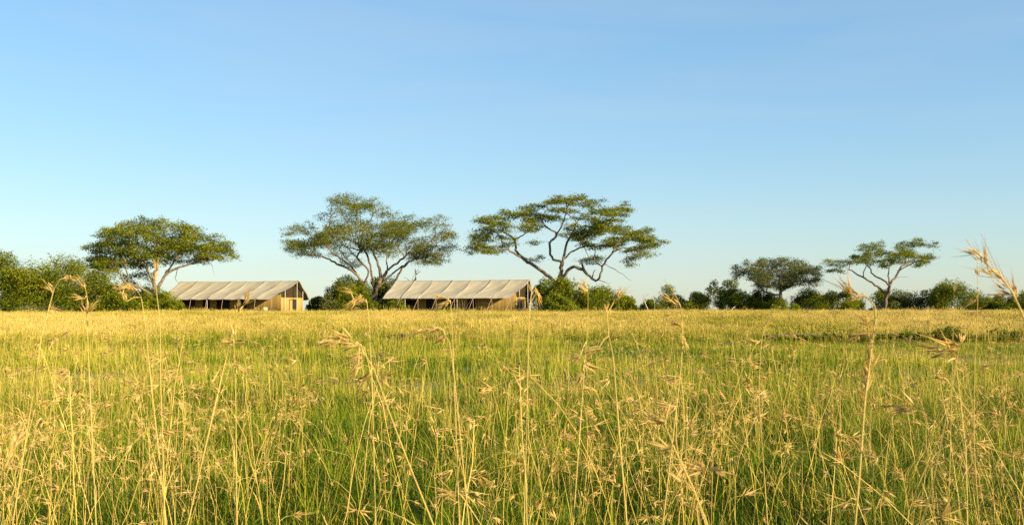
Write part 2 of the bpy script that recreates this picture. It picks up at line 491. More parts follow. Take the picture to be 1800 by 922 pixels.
def bush(name, label, px, py_top, wpx, d, seed, leaf, cat='bush', group='bushes and thicket along the camp', n=5200, lsize=0.12,
         lobes=11, bark=None, shoots=14, stems=5, raise_=0.0, dens=1.0):
    """A shrub: bent stems from the base and an uneven crown of leaf lobes, size from its outline in the photo."""
    rng = np.random.default_rng(seed)
    x = PX(px, d); g = G(x, d)
    H = (PZ(py_top, d) - g) * (1.1 if d > 140 else 1.0); W = (1.42 if d > 140 else 1.32) * wpx / F * d
    root = thing(name, label, cat, (x, d, g), rng.uniform(-0.3, 0.3), group)
    L = []
    for i in range(lobes):
        a = rng.uniform(0, 2 * math.pi); q = math.sqrt(rng.uniform(0, 1))
        lx, ly = math.cos(a) * q * W * 0.38, math.sin(a) * q * W * 0.34
        hz = H * (1 - 0.5 * q ** 2.5)
        r = rng.uniform(0.09, 0.21) * min(W, H * 1.5)
        zl, zt = max(raise_, 0.15) * hz, max(hz - r * 0.8, 0.3 * hz)
        z = zl + (zt - zl) * rng.uniform(0, 1) ** 0.6 if i > 3 else hz - r * 0.75
        L.append((lx, ly, max(z, r * 0.5), r))
    cs, ti = [], []
    per = int(n / lobes)
    for (lx, ly, lz, r) in L:
        k = per
        gdir = rng.normal(0, 1, (k, 3)); gdir /= np.linalg.norm(gdir, axis=1, keepdims=True)
        rr = r * (rng.uniform(0, 1, (k, 1)) ** 0.26) * (1 + 0.28 * np.sin(gdir[:, :1] * 7 + lx * 3) * np.cos(gdir[:, 1:2] * 6 + gdir[:, 2:] * 5 + ly))
        pts = np.array((lx, ly, lz)) + gdir * rr * np.array((1.1, 1.1, 0.9))
        pts = pts[pts[:, 2] > 0.05]
        cs.append(pts); ti.append(np.clip(rng.uniform(0.15, 0.8) + rng.normal(0, 0.17, len(pts)), 0, 1))
    sk = Skel()
    for i in range(stems):
        a = rng.uniform(0, 6.28); b = np.array((math.cos(a), math.sin(a), 0)) * rng.uniform(0, 0.08) * W
        cur = sk.add(b - np.array((0, 0, 0.1)), -1, 0.05, 0)
        cur = sk.add(b * 1.6 + np.array((0, 0, 0.15 * H)), cur, 0.04, 0)
    tg = []
    for (lx, ly, lz, r) in L:
        for k in range(4):
            v = rng.normal(0, 1, 3); v /= np.linalg.norm(v)
            tg.append(np.array((lx, ly, max(lz, 0.3))) + v * r * 0.7 * np.array((1, 1, 0.8)))
    for i in range(shoots):
        lx, ly, lz, r = L[rng.integers(0, len(L))]
        v = rng.normal(0, 0.7, 3); v[2] = abs(v[2]) + 0.6; v /= np.linalg.norm(v)
        a = np.array((lx, ly, lz)) + v * r * 0.6; b = np.array((lx, ly, lz)) + v * r * rng.uniform(1.15, 1.5)
        tg.append(b)
        k = int(18 * dens) + 6
        t = rng.uniform(0, 1, (k, 1)); pts = a + (b - a) * t + rng.normal(0, 0.09, (k, 3))
        cs.append(pts); ti.append(np.clip(rng.normal(0.6, 0.2, k), 0, 1))
    tg = np.array([t for t in tg if t[2] > 0.1])
    grow(sk, tg, rng, step=0.5, bf=0.3, tip=0.012)
    rads = pipe(sk)
    for k, mb in skel_meshes(sk, rads).items(): mb.build('stem', bark or M['bark_dark'], root, smooth=True)
    c = np.vstack(cs); v, f = leaf_quads(c, lsize, rng, 0.2)
    tag(mesh_obj('foliage', v, f, leaf, root, attrs={'tint': ('FACE', np.concatenate(ti))}), kind='stuff')
    return root

# ------------------------------------------------------------------ the five big trees
tree('acacia_tree', 'green dome-shaped acacia standing left of both tents above the thicket', 128, 279,
     [(279, 525, .30), (278, 508, .27)],
     [[(280, 512, .22), (287, 494, .18), (295, 482, .17), (311, 471, .14), (336, 462, .12), (357, 458, .08), (388, 448, .05)],
      [(278, 510, .22), (277, 485, .18), (282, 469, .15), (282, 452, .12), (285, 432, .07)],
      [(279, 522, .18), (252, 505, .15), (233, 494, .13), (229, 480, .11), (206, 476, .09), (180, 474, .05)],
      [(240, 500, .12), (242, 480, .10), (243, 467, .09), (238, 448, .05)],
      [(277, 503, .16), (264, 473, .13), (252, 456, .11), (233, 444, .07), (210, 432, .04)],
      [(284, 500, .14), (300, 470, .11), (312, 450, .08), (325, 432, .05)]],
     [(175,455,22,15),(188,432,26,12),(215,408,30,12),(250,393,30,11),(285,392,30,11),(315,402,30,11),(345,413,25,9),(372,420,25,9),
      (395,438,18,10),(240,422,35,13),(285,417,35,14),(320,428,30,11),(210,447,30,12),(255,443,25,9),(290,444,18,7),(350,435,25,9),
      (200,466,25,7),(230,462,20,7),(380,446,18,6)],
     11, M['leaf_acacia'], M['bark'], leaves=80, lsize=0.125, gap=0.72, reps=4, flat=0.5, spread=0.5,
     bare=[[(311, 470, .05), (306, 484, .04), (304, 492, .03), (310, 497, .025), (316, 502, .015)],
           [(357, 458, .04), (366, 462, .03), (368, 474, .02), (371, 486, .012)]])
tree('acacia_tree', 'broad many-stemmed olive acacia standing between the two tents', 132, 655,
     [(655, 540, .34), (660, 512, .30), (666, 490, .24), (666, 470, .18), (655, 447, .13), (645, 425, .07)],
     [[(658, 541, .22), (680, 514.6, .18), (694, 495, .15), (707, 472, .13), (729, 455, .10), (757, 440, .06)],
      [(667, 492, .16), (682, 472, .13), (702, 457, .11), (722, 440, .06)],
      [(655, 536, .24), (643, 516, .20), (640, 500, .19), (630, 485, .17), (610, 470, .15), (590, 462, .13), (570, 452, .10), (545, 443, .06)],
      [(641, 505, .14), (620, 470, .11), (600, 455, .09), (575, 430, .05)],
      [(659, 520, .18), (652, 485, .14), (649, 465, .12), (640, 440, .07)],
      [(664, 500, .15), (676, 478, .11), (677, 455, .09), (682, 430, .05)],
      [(661, 508, .15), (690, 480, .11), (715, 462, .09), (745, 452, .07), (780, 447, .04)],
      [(640, 500, .12), (650, 478, .09), (628, 450, .07), (610, 425, .04)]],
     [(515,425,25,13),(538,402,25,12),(560,420,30,13),(578,377,26,12),(608,354,26,13),(622,350,20,9),(645,358,28,13),(680,372,28,12),(715,385,28,12),
      (750,392,28,13),(778,406,22,15),(788,434,18,12),(600,395,35,15),(640,398,40,16),(690,408,35,16),(735,418,35,15),(590,428,30,10),
      (640,426,35,10),(690,432,30,9),(750,438,30,9),(530,436,25,8),(768,448,22,6)],
     23, M['leaf_olive'], M['bark'], leaves=74, lsize=0.10, gap=0.72, reps=3, flat=0.6, spread=0.44)
tree('acacia_tree', 'tall spreading acacia with open layered crown right of the second tent', 127, 988,
     [(988, 522, .40), (983, 500, .34), (984, 485, .28), (988, 470, .24), (991, 455, .20)],
     [[(986, 515, .28), (974, 492, .24), (942, 467, .21), (920, 452, .19), (907, 435, .16), (906, 417, .13), (892, 407, .09), (872, 395, .05)],
      [(920, 452, .13), (892, 437, .11), (872, 437, .08), (848, 434, .05)],
      [(906, 418, .09), (925, 405, .07), (941, 396, .04)],
      [(991, 458, .17), (975, 455, .16), (966, 440, .15), (970, 422, .14), (980, 410, .13), (955, 392, .10), (952, 380, .08), (963, 366, .05)],
      [(980, 410, .10), (992, 387, .08), (995, 370, .05)],
      [(991, 456, .18), (997, 430, .15), (1007, 405, .12), (1019, 383, .07)],
      [(991, 456, .13), (1007, 441, .10), (1032, 428, .06)],
      [(985, 497, .22), (1004, 470, .19), (1024, 474, .17), (1040, 490, .15), (1050, 492, .14), (1057, 470, .13), (1069, 450, .10), (1087, 440, .08), (1114, 436, .05)],
      [(1069, 452, .08), (1080, 430, .06), (1100, 415, .04)],
      [(1050, 470, .07), (1042, 452, .06), (1050, 432, .04)]],
     [(830,430,18,9),(848,405,24,9),(875,386,28,9),(902,370,26,7),(930,390,22,7),(855,434,25,6),(945,357,30,7),(980,350,32,7),
      (1015,352,30,8),(1045,360,28,9),(1075,369,25,8),(1095,361,14,4),(1060,393,32,11),(1095,404,28,9),(1120,410,28,9),(1145,424,20,8),
      (1030,408,28,11),(1003,394,18,8),(1080,424,25,8),(1120,438,22,6),(1045,428,25,8),(890,414,20,6),(938,424,16,5),(1112,453,14,4)],
     37, M['leaf_acacia'], M['bark'], leaves=90, lsize=0.115, gap=0.70, reps=3, flat=0.40, spread=0.5,
     bare=[[(1026, 476, .15), (1023, 466, .14), (1022, 456, .13)], [(1062, 468, .05), (1079, 476, .04), (1103, 495, .018)],
           [(1042, 490, .09), (1041, 478, .08), (1046, 474, .06)], [(1050, 492, .06), (1062, 497, .04), (1072, 499, .02)]])
tree('savanna_tree', 'low rounded tree with grey-green crown behind the right-hand bushes', 158, 1378,
     [(1378, 528, .28), (1376, 515, .26), (1381, 509, .20)],
     [[(1381, 510, .16), (1398, 501, .13), (1419, 496, .08), (1432, 486, .05)],
      [(1377, 518, .18), (1353, 514, .15), (1339, 499, .12), (1324, 489, .07)],
      [(1379, 512, .14), (1372, 498, .11), (1365, 480, .06)], [(1382, 508, .12), (1392, 490, .08), (1400, 475, .05)],
      [(1353, 514, .11), (1350, 498, .09), (1345, 478, .05)]],
     [(1300,476,16,9),(1320,468,20,10),(1345,462,22,10),(1375,461,24,10),(1405,466,22,10),(1428,476,18,10),(1437,488,9,8),(1335,480,22,11),
      (1365,480,25,13),(1400,481,25,11),(1350,497,20,8),(1380,494,18,7),(1418,490,18,7)],
     41, M['leaf_grey'], M['bark_pale'], leaves=80, lsize=0.125, gap=0.72, reps=3, flat=0.55, spread=0.5)
tree('acacia_tree', 'slender umbrella acacia on a single bare trunk at the far right', 152, 1551.5,
     [(1551.5, 545, .32), (1551, 516, .29), (1551.5, 502, .25)],
     [[(1550, 517, .17), (1535, 504, .15), (1517, 492, .13), (1500, 481, .10), (1484, 472, .06)],
      [(1551, 503, .15), (1545, 493, .13), (1529, 483, .11), (1525, 471, .09), (1515, 462, .05)],
      [(1551.5, 501, .12), (1553.7, 480, .09), (1556, 468, .06)],
      [(1552, 502, .19), (1564, 485, .16), (1578, 469, .13), (1595, 460, .10), (1611, 450, .06)],
      [(1512, 490, .08), (1510, 476, .07), (1516, 464, .04)],
      [(1572, 475, .09), (1588, 466, .07), (1600, 458, .04)]],
     [(1456,458,14,6),(1475,460,18,7),(1500,455,20,8),(1488,467,18,5),(1515,436,17,7),(1531,429,13,6),(1525,448,22,8),(1555,444,20,9),
      (1575,440,18,10),(1595,431,18,7),(1612,424,15,6),(1600,447,20,9),(1620,449,18,7),(1636,452,10,4),(1555,460,18,6),(1585,458,18,6),(1620,462,12,4)],
     53, M['leaf_acacia'], M['bark'], leaves=92, lsize=0.115, gap=0.72, reps=2, flat=0.45, spread=0.48,
     bare=[[(1562, 489, .05), (1575, 487, .035), (1585, 487, .025), (1597, 486, .012)]])

# ------------------------------------------------------------------ bushes
LB, LL, LG, LO = M['leaf_bush'], M['leaf_lime'], M['leaf_grey'], M['leaf_olive']
BUSHES = [
 ('big leafy green bush cut by the left edge of the picture', 10, 441, 120, 108, LB, 9500),
 ('tall bright green bush second from the left edge', 62, 450, 105, 106, LB, 8000),
 ('dark green bush behind the gap below the left acacia crown', 120, 442, 100, 114, LB, 8000),
 ('olive feathery bush directly left of the left acacia trunk', 168, 473, 78, 110, LO, 6500),
 ('low green bush between the left thicket and the acacia trunk', 205, 500, 75, 107, LB, 5500),
 ('grey-green shrub behind the stems of the left acacia', 238, 490, 70, 131, LG, 5000),
 ('low spreading bush around the foot of the left acacia', 272, 507, 90, 119, LB, 6000),
 ('small bush hiding the left corner of the first tent', 305, 520, 34, 113, LB, 2600),
 ('small round bush just right of the first tent gable', 556, 520, 34, 134, LL, 2600),
 ('low greyish bush between the first tent and the dark thicket', 583, 512, 40, 130, LG, 3000),
 ('dark dense bush left of the many-stemmed acacia trunk', 614, 474, 66, 131, LB, 7500),
 ('bright green bush in front of the many-stemmed acacia trunk', 628, 503, 62, 120, LB, 5000),
 ('green bush behind the right stem of the middle acacia', 676, 482, 56, 134, LB, 5500),
 ('low pale green bush left of the second tent under its eave', 694, 525, 46, 119, LL, 3000),
 ('rounded green bush directly right of the second tent gable', 966, 488, 56, 121, LL, 6000),
 ('dark bush at the foot of the tall spreading acacia', 1000, 486, 80, 115, LB, 8000),
 ('low bright bush in front of the tall acacia trunk', 985, 518, 60, 110, LL, 4000),
 ('wide green bush right of the tall spreading acacia trunk', 1050, 498, 90, 121, LB, 7500),
 ('low sloping bush at the right end of the tall acacia thicket', 1092, 517, 64, 122, LB, 4500),
 ('reddish grey thorny shrub between tall acacia thicket and round bush', 1176, 505, 44, 162, LO, 3000),
 ('low dark bush beside the bleached dead branches', 1146, 527, 44, 160, LB, 2600),
 ('round dull green bush right of the thorny shrub', 1222, 515, 56, 160, LO, 4500),
 ('tall lime-green bush beside the thin sapling', 1284, 496, 42, 165, LL, 4500),
 ('bright green bush between lime bush and rounded tree', 1304, 514, 56, 159, LL, 4500),
 ('dark bush under the left half of the low rounded tree', 1338, 512, 50, 163, LB, 4500),
 ('yellowish low bush under the low rounded tree trunk', 1372, 524, 62, 156, LL, 3800),
 ('dark green bush right of the low rounded tree', 1422, 509, 50, 160, LB, 4500),
 ('mid green bush between rounded tree and slender acacia', 1474, 512, 60, 162, LB, 4800),
 ('low bush filling the gap left of the slender acacia trunk', 1504, 527, 44, 166, LB, 2600),
 ('dark bush behind the slender acacia trunk', 1552, 513, 42, 166, LB, 3600),
 ('greyish bush right behind the slender acacia trunk', 1577, 511, 46, 162, LG, 3800),
 ('wide pale olive bush between slender acacia and big dark bush', 1624, 510, 66, 164, LG, 4200),
 ('largest dark bush on the right, taller than its neighbours', 1688, 491, 86, 158, LB, 7500),
 ('low bush at the right foot of the large dark bush', 1728, 523, 50, 156, LB, 2800),
 ('round dark bush standing apart near the right edge', 1767, 519, 46, 160, LB, 3400),
 ('leafy bush cut by the right edge of the picture', 1812, 508, 50, 152, LB, 4000),
]
for i, (lab, px, top, w, d, lm, n) in enumerate(BUSHES):
    bush('bush', lab, px, top, w, d, 200 + i, lm, n=int(n * 2.9), lsize=0.06 + 0.00022 * d, lobes=14 + int(w / 4.5), shoots=10 + int(w / 5))
bush('sapling', 'thin pale-stemmed sapling with sparse leaves among the right-hand bushes', 1254, 497, 32, 158, 301, LG, cat='sapling',
     group=None, n=900, lobes=9, stems=2, bark=M['bark_pale'], raise_=0.55, shoots=8)

# ------------------------------------------------------------------ dead wood
def snag(label, d, bpx, polys, name='dead_branch', mat=None):
    x = PX(bpx, d); g = G(x, d); rng = np.random.default_rng(int(bpx))
    root = thing(name, label, 'dead branch', (x, d, g), 0, 'bleached dead branches')
    for poly in polys:
        dep = rng.uniform(-0.5, 0.5); sl = rng.uniform(-0.4, 0.4)
        pts = [np.array((PX(px, d) - x, dep + sl * i * 0.4, PZ(py, d) - g, r)) for i, (px, py, r) in enumerate(poly)]
        path = smooth_path(pts, 0.3)
        path[1:, :3] += rng.normal(0, 0.03, (len(path) - 1, 3))
        mb = MB(); mb.tube(path[:, :3], list(path[:, 3]), 5); mb.build('branch', mat or M['deadwood'], root, smooth=True)
snag('bleached forked dead branches left of the thorny shrub', 150, 1140,
     [[(1140, 552, .09), (1136, 538, .08), (1131, 528, .06), (1129, 517, .03)], [(1133, 532, .06), (1140, 522, .05), (1150, 526, .03), (1152, 548, .02)],
      [(1131, 526, .04), (1137, 519, .03), (1141, 516, .015)], [(1137, 543, .06), (1146, 547, .05), (1160, 546, .03), (1164, 540, .02)]])
snag('pale dead branch lying at the edge of the low sloping bush', 116, 992,
     [[(984, 548, .05), (990, 541, .05), (998, 543, .04), (1006, 548, .02)], [(990, 542, .03), (995, 537, .02), (1001, 539, .012)]])
snag('pale fallen branch curving before the lime-green bush', 150, 1283,
     [[(1282, 552, .08), (1287, 543, .07), (1294, 537, .05)], [(1270, 552, .05), (1276, 541, .04), (1274, 536, .02)]])
snag('bare bleached treetop poking above the second tent roof', 134, 731,
     [[(731, 556, .16), (731, 520, .14), (730, 492, .11), (731, 480, .09), (729, 471, .03)], [(731, 484, .06), (737, 478, .04), (740, 477, .02)],
      [(730, 490, .07), (722, 493, .05), (714, 489, .03), (709, 487, .02)], [(731, 478, .04), (736, 474, .025), (735, 471, .012)], [(724, 492, .04), (727, 485, .03), (728, 478, .015)]],
     name='dead_treetop')
snag('twiggy dry brown shrub standing in front of the second tent', 113, 812,
     [[(812, 552, .03), (806, 538, .02), (800, 522, .008)], [(813, 552, .03), (813, 535, .02), (811, 519, .008)], [(814, 552, .03), (820, 538, .02), (829, 524, .008)],
      [(812, 548, .02), (802, 540, .015), (793, 533, .006)], [(813, 546, .02), (823, 541, .015), (833, 537, .006)], [(808, 542, .015), (807, 530, .01), (803, 526, .006)],
      [(816, 544, .015), (817, 530, .01), (822, 523, .006)], [(811, 545, .015), (799, 546, .01), (790, 543, .006)]], name='dry_shrub', mat=M['bark'])

# ------------------------------------------------------------------ safari tents
def canvas_mat(name, a, b, weave=90):
    m, nt, pb, out = new_mat(name)
    tc = nt.nodes.new('ShaderNodeTexCoord')
    mp = nt.nodes.new('ShaderNodeMapping'); mp.inputs['Scale'].default_value = (1.0, 0.35, 0.35)
    nt.links.new(tc.outputs['Object'], mp.inputs[0])
    n = noise(nt, 1.4, 6, mp.outputs[0]); n2 = noise(nt, 0.5, 3, tc.outputs['Object'])
    oi = nt.nodes.new('ShaderNodeObjectInfo')
    f = math_node(nt, 'ADD', math_node(nt, 'MULTIPLY', n, 0.6), math_node(nt, 'MULTIPLY', n2, 0.4))
    f = math_node(nt, 'ADD', f, math_node(nt, 'MULTIPLY', math_node(nt, 'SUBTRACT', oi.outputs['Random'], 0.5), 0.16))
    c = ramp(nt, f, [(0.36, b), (0.62, a)])
    nt.links.new(c, pb.inputs['Base Color'])
    pb.inputs['Roughness'].default_value = 0.85; pb.inputs['Specular IOR Level'].default_value = 0.15
    bp = nt.nodes.new('ShaderNodeBump'); bp.inputs['Strength'].default_value = 0.35; bp.inputs['Distance'].default_value = 0.02
    nt.links.new(n, bp.inputs['Height']); nt.links.new(bp.outputs[0], pb.inputs['Normal'])
    tr = nt.nodes.new('ShaderNodeBsdfTranslucent'); nt.links.new(c, tr.inputs[0])
    mx = nt.nodes.new('ShaderNodeMixShader'); mx.inputs[0].default_value = 0.24
    nt.links.new(pb.outputs[0], mx.inputs[1]); nt.links.new(tr.outputs[0], mx.inputs[2])
    nt.links.new(mx.outputs[0], out.inputs[0])
    return m
M['fly'] = canvas_mat('fly_canvas', (0.62, 0.555, 0.40), (0.51, 0.455, 0.325))
M['wall'] = canvas_mat('wall_canvas', (0.60, 0.41, 0.125), (0.48, 0.32, 0.095))
M['inner'] = canvas_mat('inner_canvas', (0.065, 0.046, 0.022), (0.045, 0.032, 0.016))  # dark brown canvas, colour deepened to include the roof overhang's shade on the gable
M['screen'] = plain_mat('mesh_screen', (0.018, 0.016, 0.014), (0.012, 0.011, 0.010))
M['pole'] = plain_mat('pole', (0.62, 0.57, 0.48), (0.5, 0.45, 0.36))
M['rope'] = plain_mat('rope', (0.42, 0.29, 0.17), (0.33, 0.22, 0.13))
M['wood'] = plain_mat('deck_wood', (0.40, 0.29, 0.18), (0.28, 0.20, 0.12), 8)
M['stone'] = plain_mat('stone', (0.30, 0.26, 0.20), (0.16, 0.13, 0.10), 5, 0.95, 0.6)
M['seat_canvas'] = plain_mat('seat_canvas', (0.55, 0.43, 0.25), (0.45, 0.34, 0.2))

def tent(label, d, px_ridge_left, rz, L, seed, scallop, vee, poles_at, group='safari tents'):
    rng = np.random.default_rng(seed)
    x0 = PX(px_ridge_left, d); g = G(x0, d) - 0.02
    root = thing('safari_tent', label, 'tent', (x0, d, g), rz, group)
    RZ, EZ, DF, OV = 4.45, 2.10, 5.0, 1.1
    NP = 7
    def roof_pt(u, v, side, t):
        """u along the ridge 0..1, v from ridge to eave 0..1, side -1 front, +1 back, t inside the panel 0..1"""
        right = L - OV * v ** 1.2
        left = -0.25 * (1 - v)
        x = left + (right - left) * u
        y = side * DF * v
        z = RZ + (EZ - RZ) * v - 0.20 * math.sin(math.pi * min(1, v / 0.62)) * 0.55
        if v > 0.62: z += 0.10 * math.sin(math.pi * (v - 0.62) / 0.38)
        z += scallop * math.sin(math.pi * t) * max(0, v - 0.55) / 0.45
        z -= (0.03 + 0.13 * min(1, v * 3) * (1 - 0.45 * v)) * math.sin(math.pi * t) ** 0.8
        z -= 0.07 * math.sin(math.pi * u) * (1 - v)
        w = (1 - abs(2 * t - 1)) ** 0.5
        z += 0.022 * math.sin(t * 31 + u * 40) * math.exp(-((v - 0.9) / 0.22) ** 2) * (1.3 - w)
        z += 0.012 * math.sin(t * 9 + v * 13 + u * 17)
        return (x, y, z)
    for side, nm in ((-1, 'roof_panel'), (1, 'roof_panel')):
        for i in range(NP):
            nu, nv = 18, 22
            u0, u1 = i / NP, (i + 1) / NP + (0.006 if i < NP - 1 else 0)
            vs_, fs_ = [], []
            for a in range(nu + 1):
                t = a / nu; u = u0 + (u1 - u0) * t
                for b in range(nv + 1):
                    x, y, z = roof_pt(u, b / nv, side, min(1, max(0, t)))
                    z += 0.012 * (i % 2) + (0.022 if t > 0.975 or t < 0.025 else 0)
                    vs_.append((x, y, z))
            for a in range(nu):
                for b in range(nv):
                    k = a * (nv + 1) + b
                    fs_.append((k, k + 1, k + nv + 2, k + nv + 1) if side < 0 else (k, k + nv + 1, k + nv + 2, k + 1))
            o = mesh_obj(nm, vs_, fs_, M['fly'], root, smooth=True)
            sm = o.modifiers.new('cloth', 'SOLIDIFY'); sm.thickness = 0.012; sm.offset = -1
    # ridge beam and end finials
    mb = MB(); mb.tube([(-0.2, 0, RZ - 0.16), (L - 0.1, 0, RZ - 0.16)], 0.05, 8); mb.build('ridge_pole', M['wood'], root)
    # inner tent
    WX0, WX1, WY, WH, IR = 1.5, L - 0.95, 2.9, 2.75, 4.05
    mb = MB()
    for side in (-1, 1):
        a, b = (WX0 + 0.01, side * (WY + 0.1), WH), (WX1 - 0.01, side * (WY + 0.1), WH)
        mb.add([a, b, (WX1 - 0.01, 0, IR), (WX0 + 0.01, 0, IR)], [(0, 1, 2, 3)])
    o = mb.build('inner_roof', M['inner'], root); sm = o.modifiers.new('cloth', 'SOLIDIFY'); sm.thickness = 0.02
    for x in (WX0, WX1):
        mb = MB(); mb.add([(x, -WY, WH - 0.45), (x, WY, WH - 0.45), (x, WY, WH), (x, 0, IR), (x, -WY, WH)], [(0, 1, 2, 3, 4)])
        o = mb.build('gable', M['inner'], root); sm = o.modifiers.new('cloth', 'SOLIDIFY'); sm.thickness = 0.02
    def sheet(name, a, b, z0, z1, mat, folds=0.007):
        """A hanging canvas sheet from point a to b (x, y), with soft vertical folds."""
        a = np.array(a); b = np.array(b); ln = np.linalg.norm(b - a); n = max(4, int(ln / 0.09)); dr = (b - a) / ln
        nr = np.array((dr[1], -dr[0])); ph = rng.uniform(0, 6)
        vv, ff = [], []
        for i in range(n + 1):
            q = a + (b - a) * i / n; s_ = i / n * ln
            for j, z in enumerate((z0, (z0 + z1) / 2, z1)):
                k = folds * (math.sin(s_ * 6.5 + ph) + 0.6 * math.sin(s_ * 14 + 2 * ph)) * (1.2, 1.0, 0.5)[j]
                vv.append((q[0] + nr[0] * k, q[1] + nr[1] * k, z))
        for i in range(n):
            for j in range(2): ff.append((i*3+j, (i+1)*3+j, (i+1)*3+j+1, i*3+j+1))
        o = mesh_obj(name, vv, ff, mat, root, smooth=True)
        sm = o.modifiers.new('cloth', 'SOLIDIFY'); sm.thickness = 0.012
        return o
    def window(a, b, z0, z1, nm='window'):
        a = np.array(a); b = np.array(b); dr = (b - a) / np.linalg.norm(b - a); nr = np.array((-dr[1], dr[0]))  # inward
        p, q = a + nr * 0.06, b + nr * 0.06
        mb = MB(); mb.add([(p[0], p[1], z0 - 0.02), (q[0], q[1], z0 - 0.02), (q[0], q[1], z1 + 0.02), (p[0], p[1], z1 + 0.02)], [(0, 1, 2, 3)])
        w = mb.build(nm, M['screen'], root)
        fr = MB()
        for (s1, s2) in (((a[0], a[1], z0), (a[0], a[1], z1)), ((b[0], b[1], z0), (b[0], b[1], z1)), ((a[0], a[1], z1), (b[0], b[1], z1)), ((a[0], a[1], z0), (b[0], b[1], z0))):
            fr.tube([s1, s2], 0.03, 5)
        fr.build('frame', M['wall'], w)
    y = -WY; B = 0.16
    seg = [(0, .4, 'w'), (.4, 2.2, 'win'), (2.2, 3.25, 'w'), (3.25, 4.3, 'door'), (4.3, 5.2, 'w'), (5.2, 7.1, 'door'), (7.1, 8.5, 'w'), (8.5, 9.6, 'door'), (9.6, WX1 - WX0, 'w')]
    for a, b, k in seg:
        A, Bq = (WX0 + a, y), (WX0 + b, y)
        if k == 'w': sheet('wall_panel', A, Bq, B, WH, M['wall'])
        elif k == 'win':
            sheet('wall_panel', A, Bq, B, 1.25, M['wall']); sheet('wall_panel', A, Bq, 2.0, WH, M['wall']); window(A, Bq, 1.25, 2.0)
        else:
            sheet('wall_panel', A, Bq, 2.15, WH, M['wall'], 0.01); window(A, Bq, B, 2.15, 'door_screen')
            if b - a > 2:
                fl = MB(); fl.box((WX0 + (a + b) / 2 - 0.04, y - 0.03, B), (WX0 + (a + b) / 2 + 0.04, y + 0.03, 2.15)); fl.build('door_post', M['wood'], root)
    # rolled door flaps beside the openings
    for xq in (WX0 + 3.25, WX0 + 8.5, WX0 + 9.6):
        mb = MB(); mb.tube([(xq, y - 0.07, B + 0.05), (xq + 0.01, y - 0.08, 1.2), (xq, y - 0.07, 2.2)], 0.07, 7); mb.build('rolled_flap', M['wall'], root, smooth=True)
    # right gable wall, left gable wall, back wall
    xr = WX1
    sheet('wall_panel', (xr, -WY), (xr, -0.9), B, WH - 0.45, M['wall']); sheet('wall_panel', (xr, 1.1), (xr, WY), B, WH - 0.45, M['wall'])
    sheet('wall_panel', (xr, -0.9), (xr, 1.1), 2.1, WH - 0.45, M['wall'], 0.01); window((xr, -0.9), (xr, 1.1), B, 2.1, 'door_screen')
    fl = MB(); fl.box((xr + 0.02, -0.8, 0.5), (xr + 0.09, -0.15, 2.0)); fl.build('door_flap', M['wall'], root)
    sheet('wall_panel', (WX0, WY), (WX0, -WY), B, WH - 0.45, M['wall']); sheet('wall_panel', (WX1, WY), (WX0, WY), B, WH, M['wall'])
    # deck, with boards along the front
    dk = MB(); dk.box((0.6, -4.5, 0.02), (L - 0.4, 3.3, 0.12)); dk.build('deck', M['wood'], root)
    # stone footing at the gable end
    st = MB()
    for k in range(46):
        cx, cyy = L - 0.25 + rng.normal(0, 0.12), rng.uniform(-4.4, 3.0)
        s_ = rng.uniform(0.10, 0.24); zb = rng.uniform(0.0, 0.22)
        pts = [(cx + s_ * rng.uniform(0.7, 1.2) * math.cos(q * 1.047), cyy + s_ * rng.uniform(0.7, 1.2) * math.sin(q * 1.047)) for q in range(6)]
        bq = [(p[0], p[1], zb) for p in pts] + [(cx + (p[0] - cx) * 0.6, cyy + (p[1] - cyy) * 0.6, zb + s_ * 1.1) for p in pts]
        st.add(bq, [(0, 1, 2, 3, 4, 5)[::-1], (6, 7, 8, 9, 10, 11)] + [(q, (q + 1) % 6, 6 + (q + 1) % 6, 6 + q) for q in range(6)])
    tag(st.build('stone_footing', M['stone'], root), kind='stuff')
    # awning poles and guy ropes
    for i in range(NP + 1):
        ex, ey, ez = roof_pt(i / NP, 1.0, -1, 0)
        if i in poles_at:
            mb = MB(); mb.tube([(ex + poles_at[i], ey + 0.1, 0), (ex + poles_at[i], ey + 0.1, ez - 0.01)], 0.033, 6); mb.build('awning_pole', M['pole'], root)
        ends = ((-0.45, -1.5), (0.5, -1.4)) if vee else ((0.55, -1.5),)
        if 0 < i:
            for (ox, oy) in ends:
                mb = MB(); mb.tube([(ex, ey, ez), (ex + ox * 0.5 + 0.02, ey + oy * 0.5, ez * 0.49), (ex + ox, ey + oy, 0.02)], 0.024, 5); mb.build('guy_rope', M['rope'], root)
        bx_, by_, bz_ = roof_pt(i / NP, 1.0, 1, 0)
        mb = MB(); mb.tube([(bx_, by_, bz_), (bx_, by_ + 1.5, 0.02)], 0.02, 4); mb.build('guy_rope', M['rope'], root)
    for v in (0.46, 0.0):
        ex, ey, ez = roof_pt(1.0, v, -1, 1.0)
        mb = MB(); mb.tube([(ex - 0.3, ey, 0), (ex - 0.3, ey, ez - 0.05)], 0.04, 6); mb.build('gable_pole', M['pole'], root)
    ex, ey, ez = roof_pt(1.0, 0.5, 1, 1.0)
    mb = MB(); mb.tube([(ex - 0.3, ey, 0), (ex - 0.3, ey, ez - 0.05)], 0.04, 6); mb.build('gable_pole', M['pole'], root)
    return root

def on_tent(t, x, y, z=0.0):
    c, s = math.cos(t.rotation_euler.z), math.sin(t.rotation_euler.z)
    return (t.location.x + c * x - s * y, t.location.y + s * x + c * y, t.location.z + z)

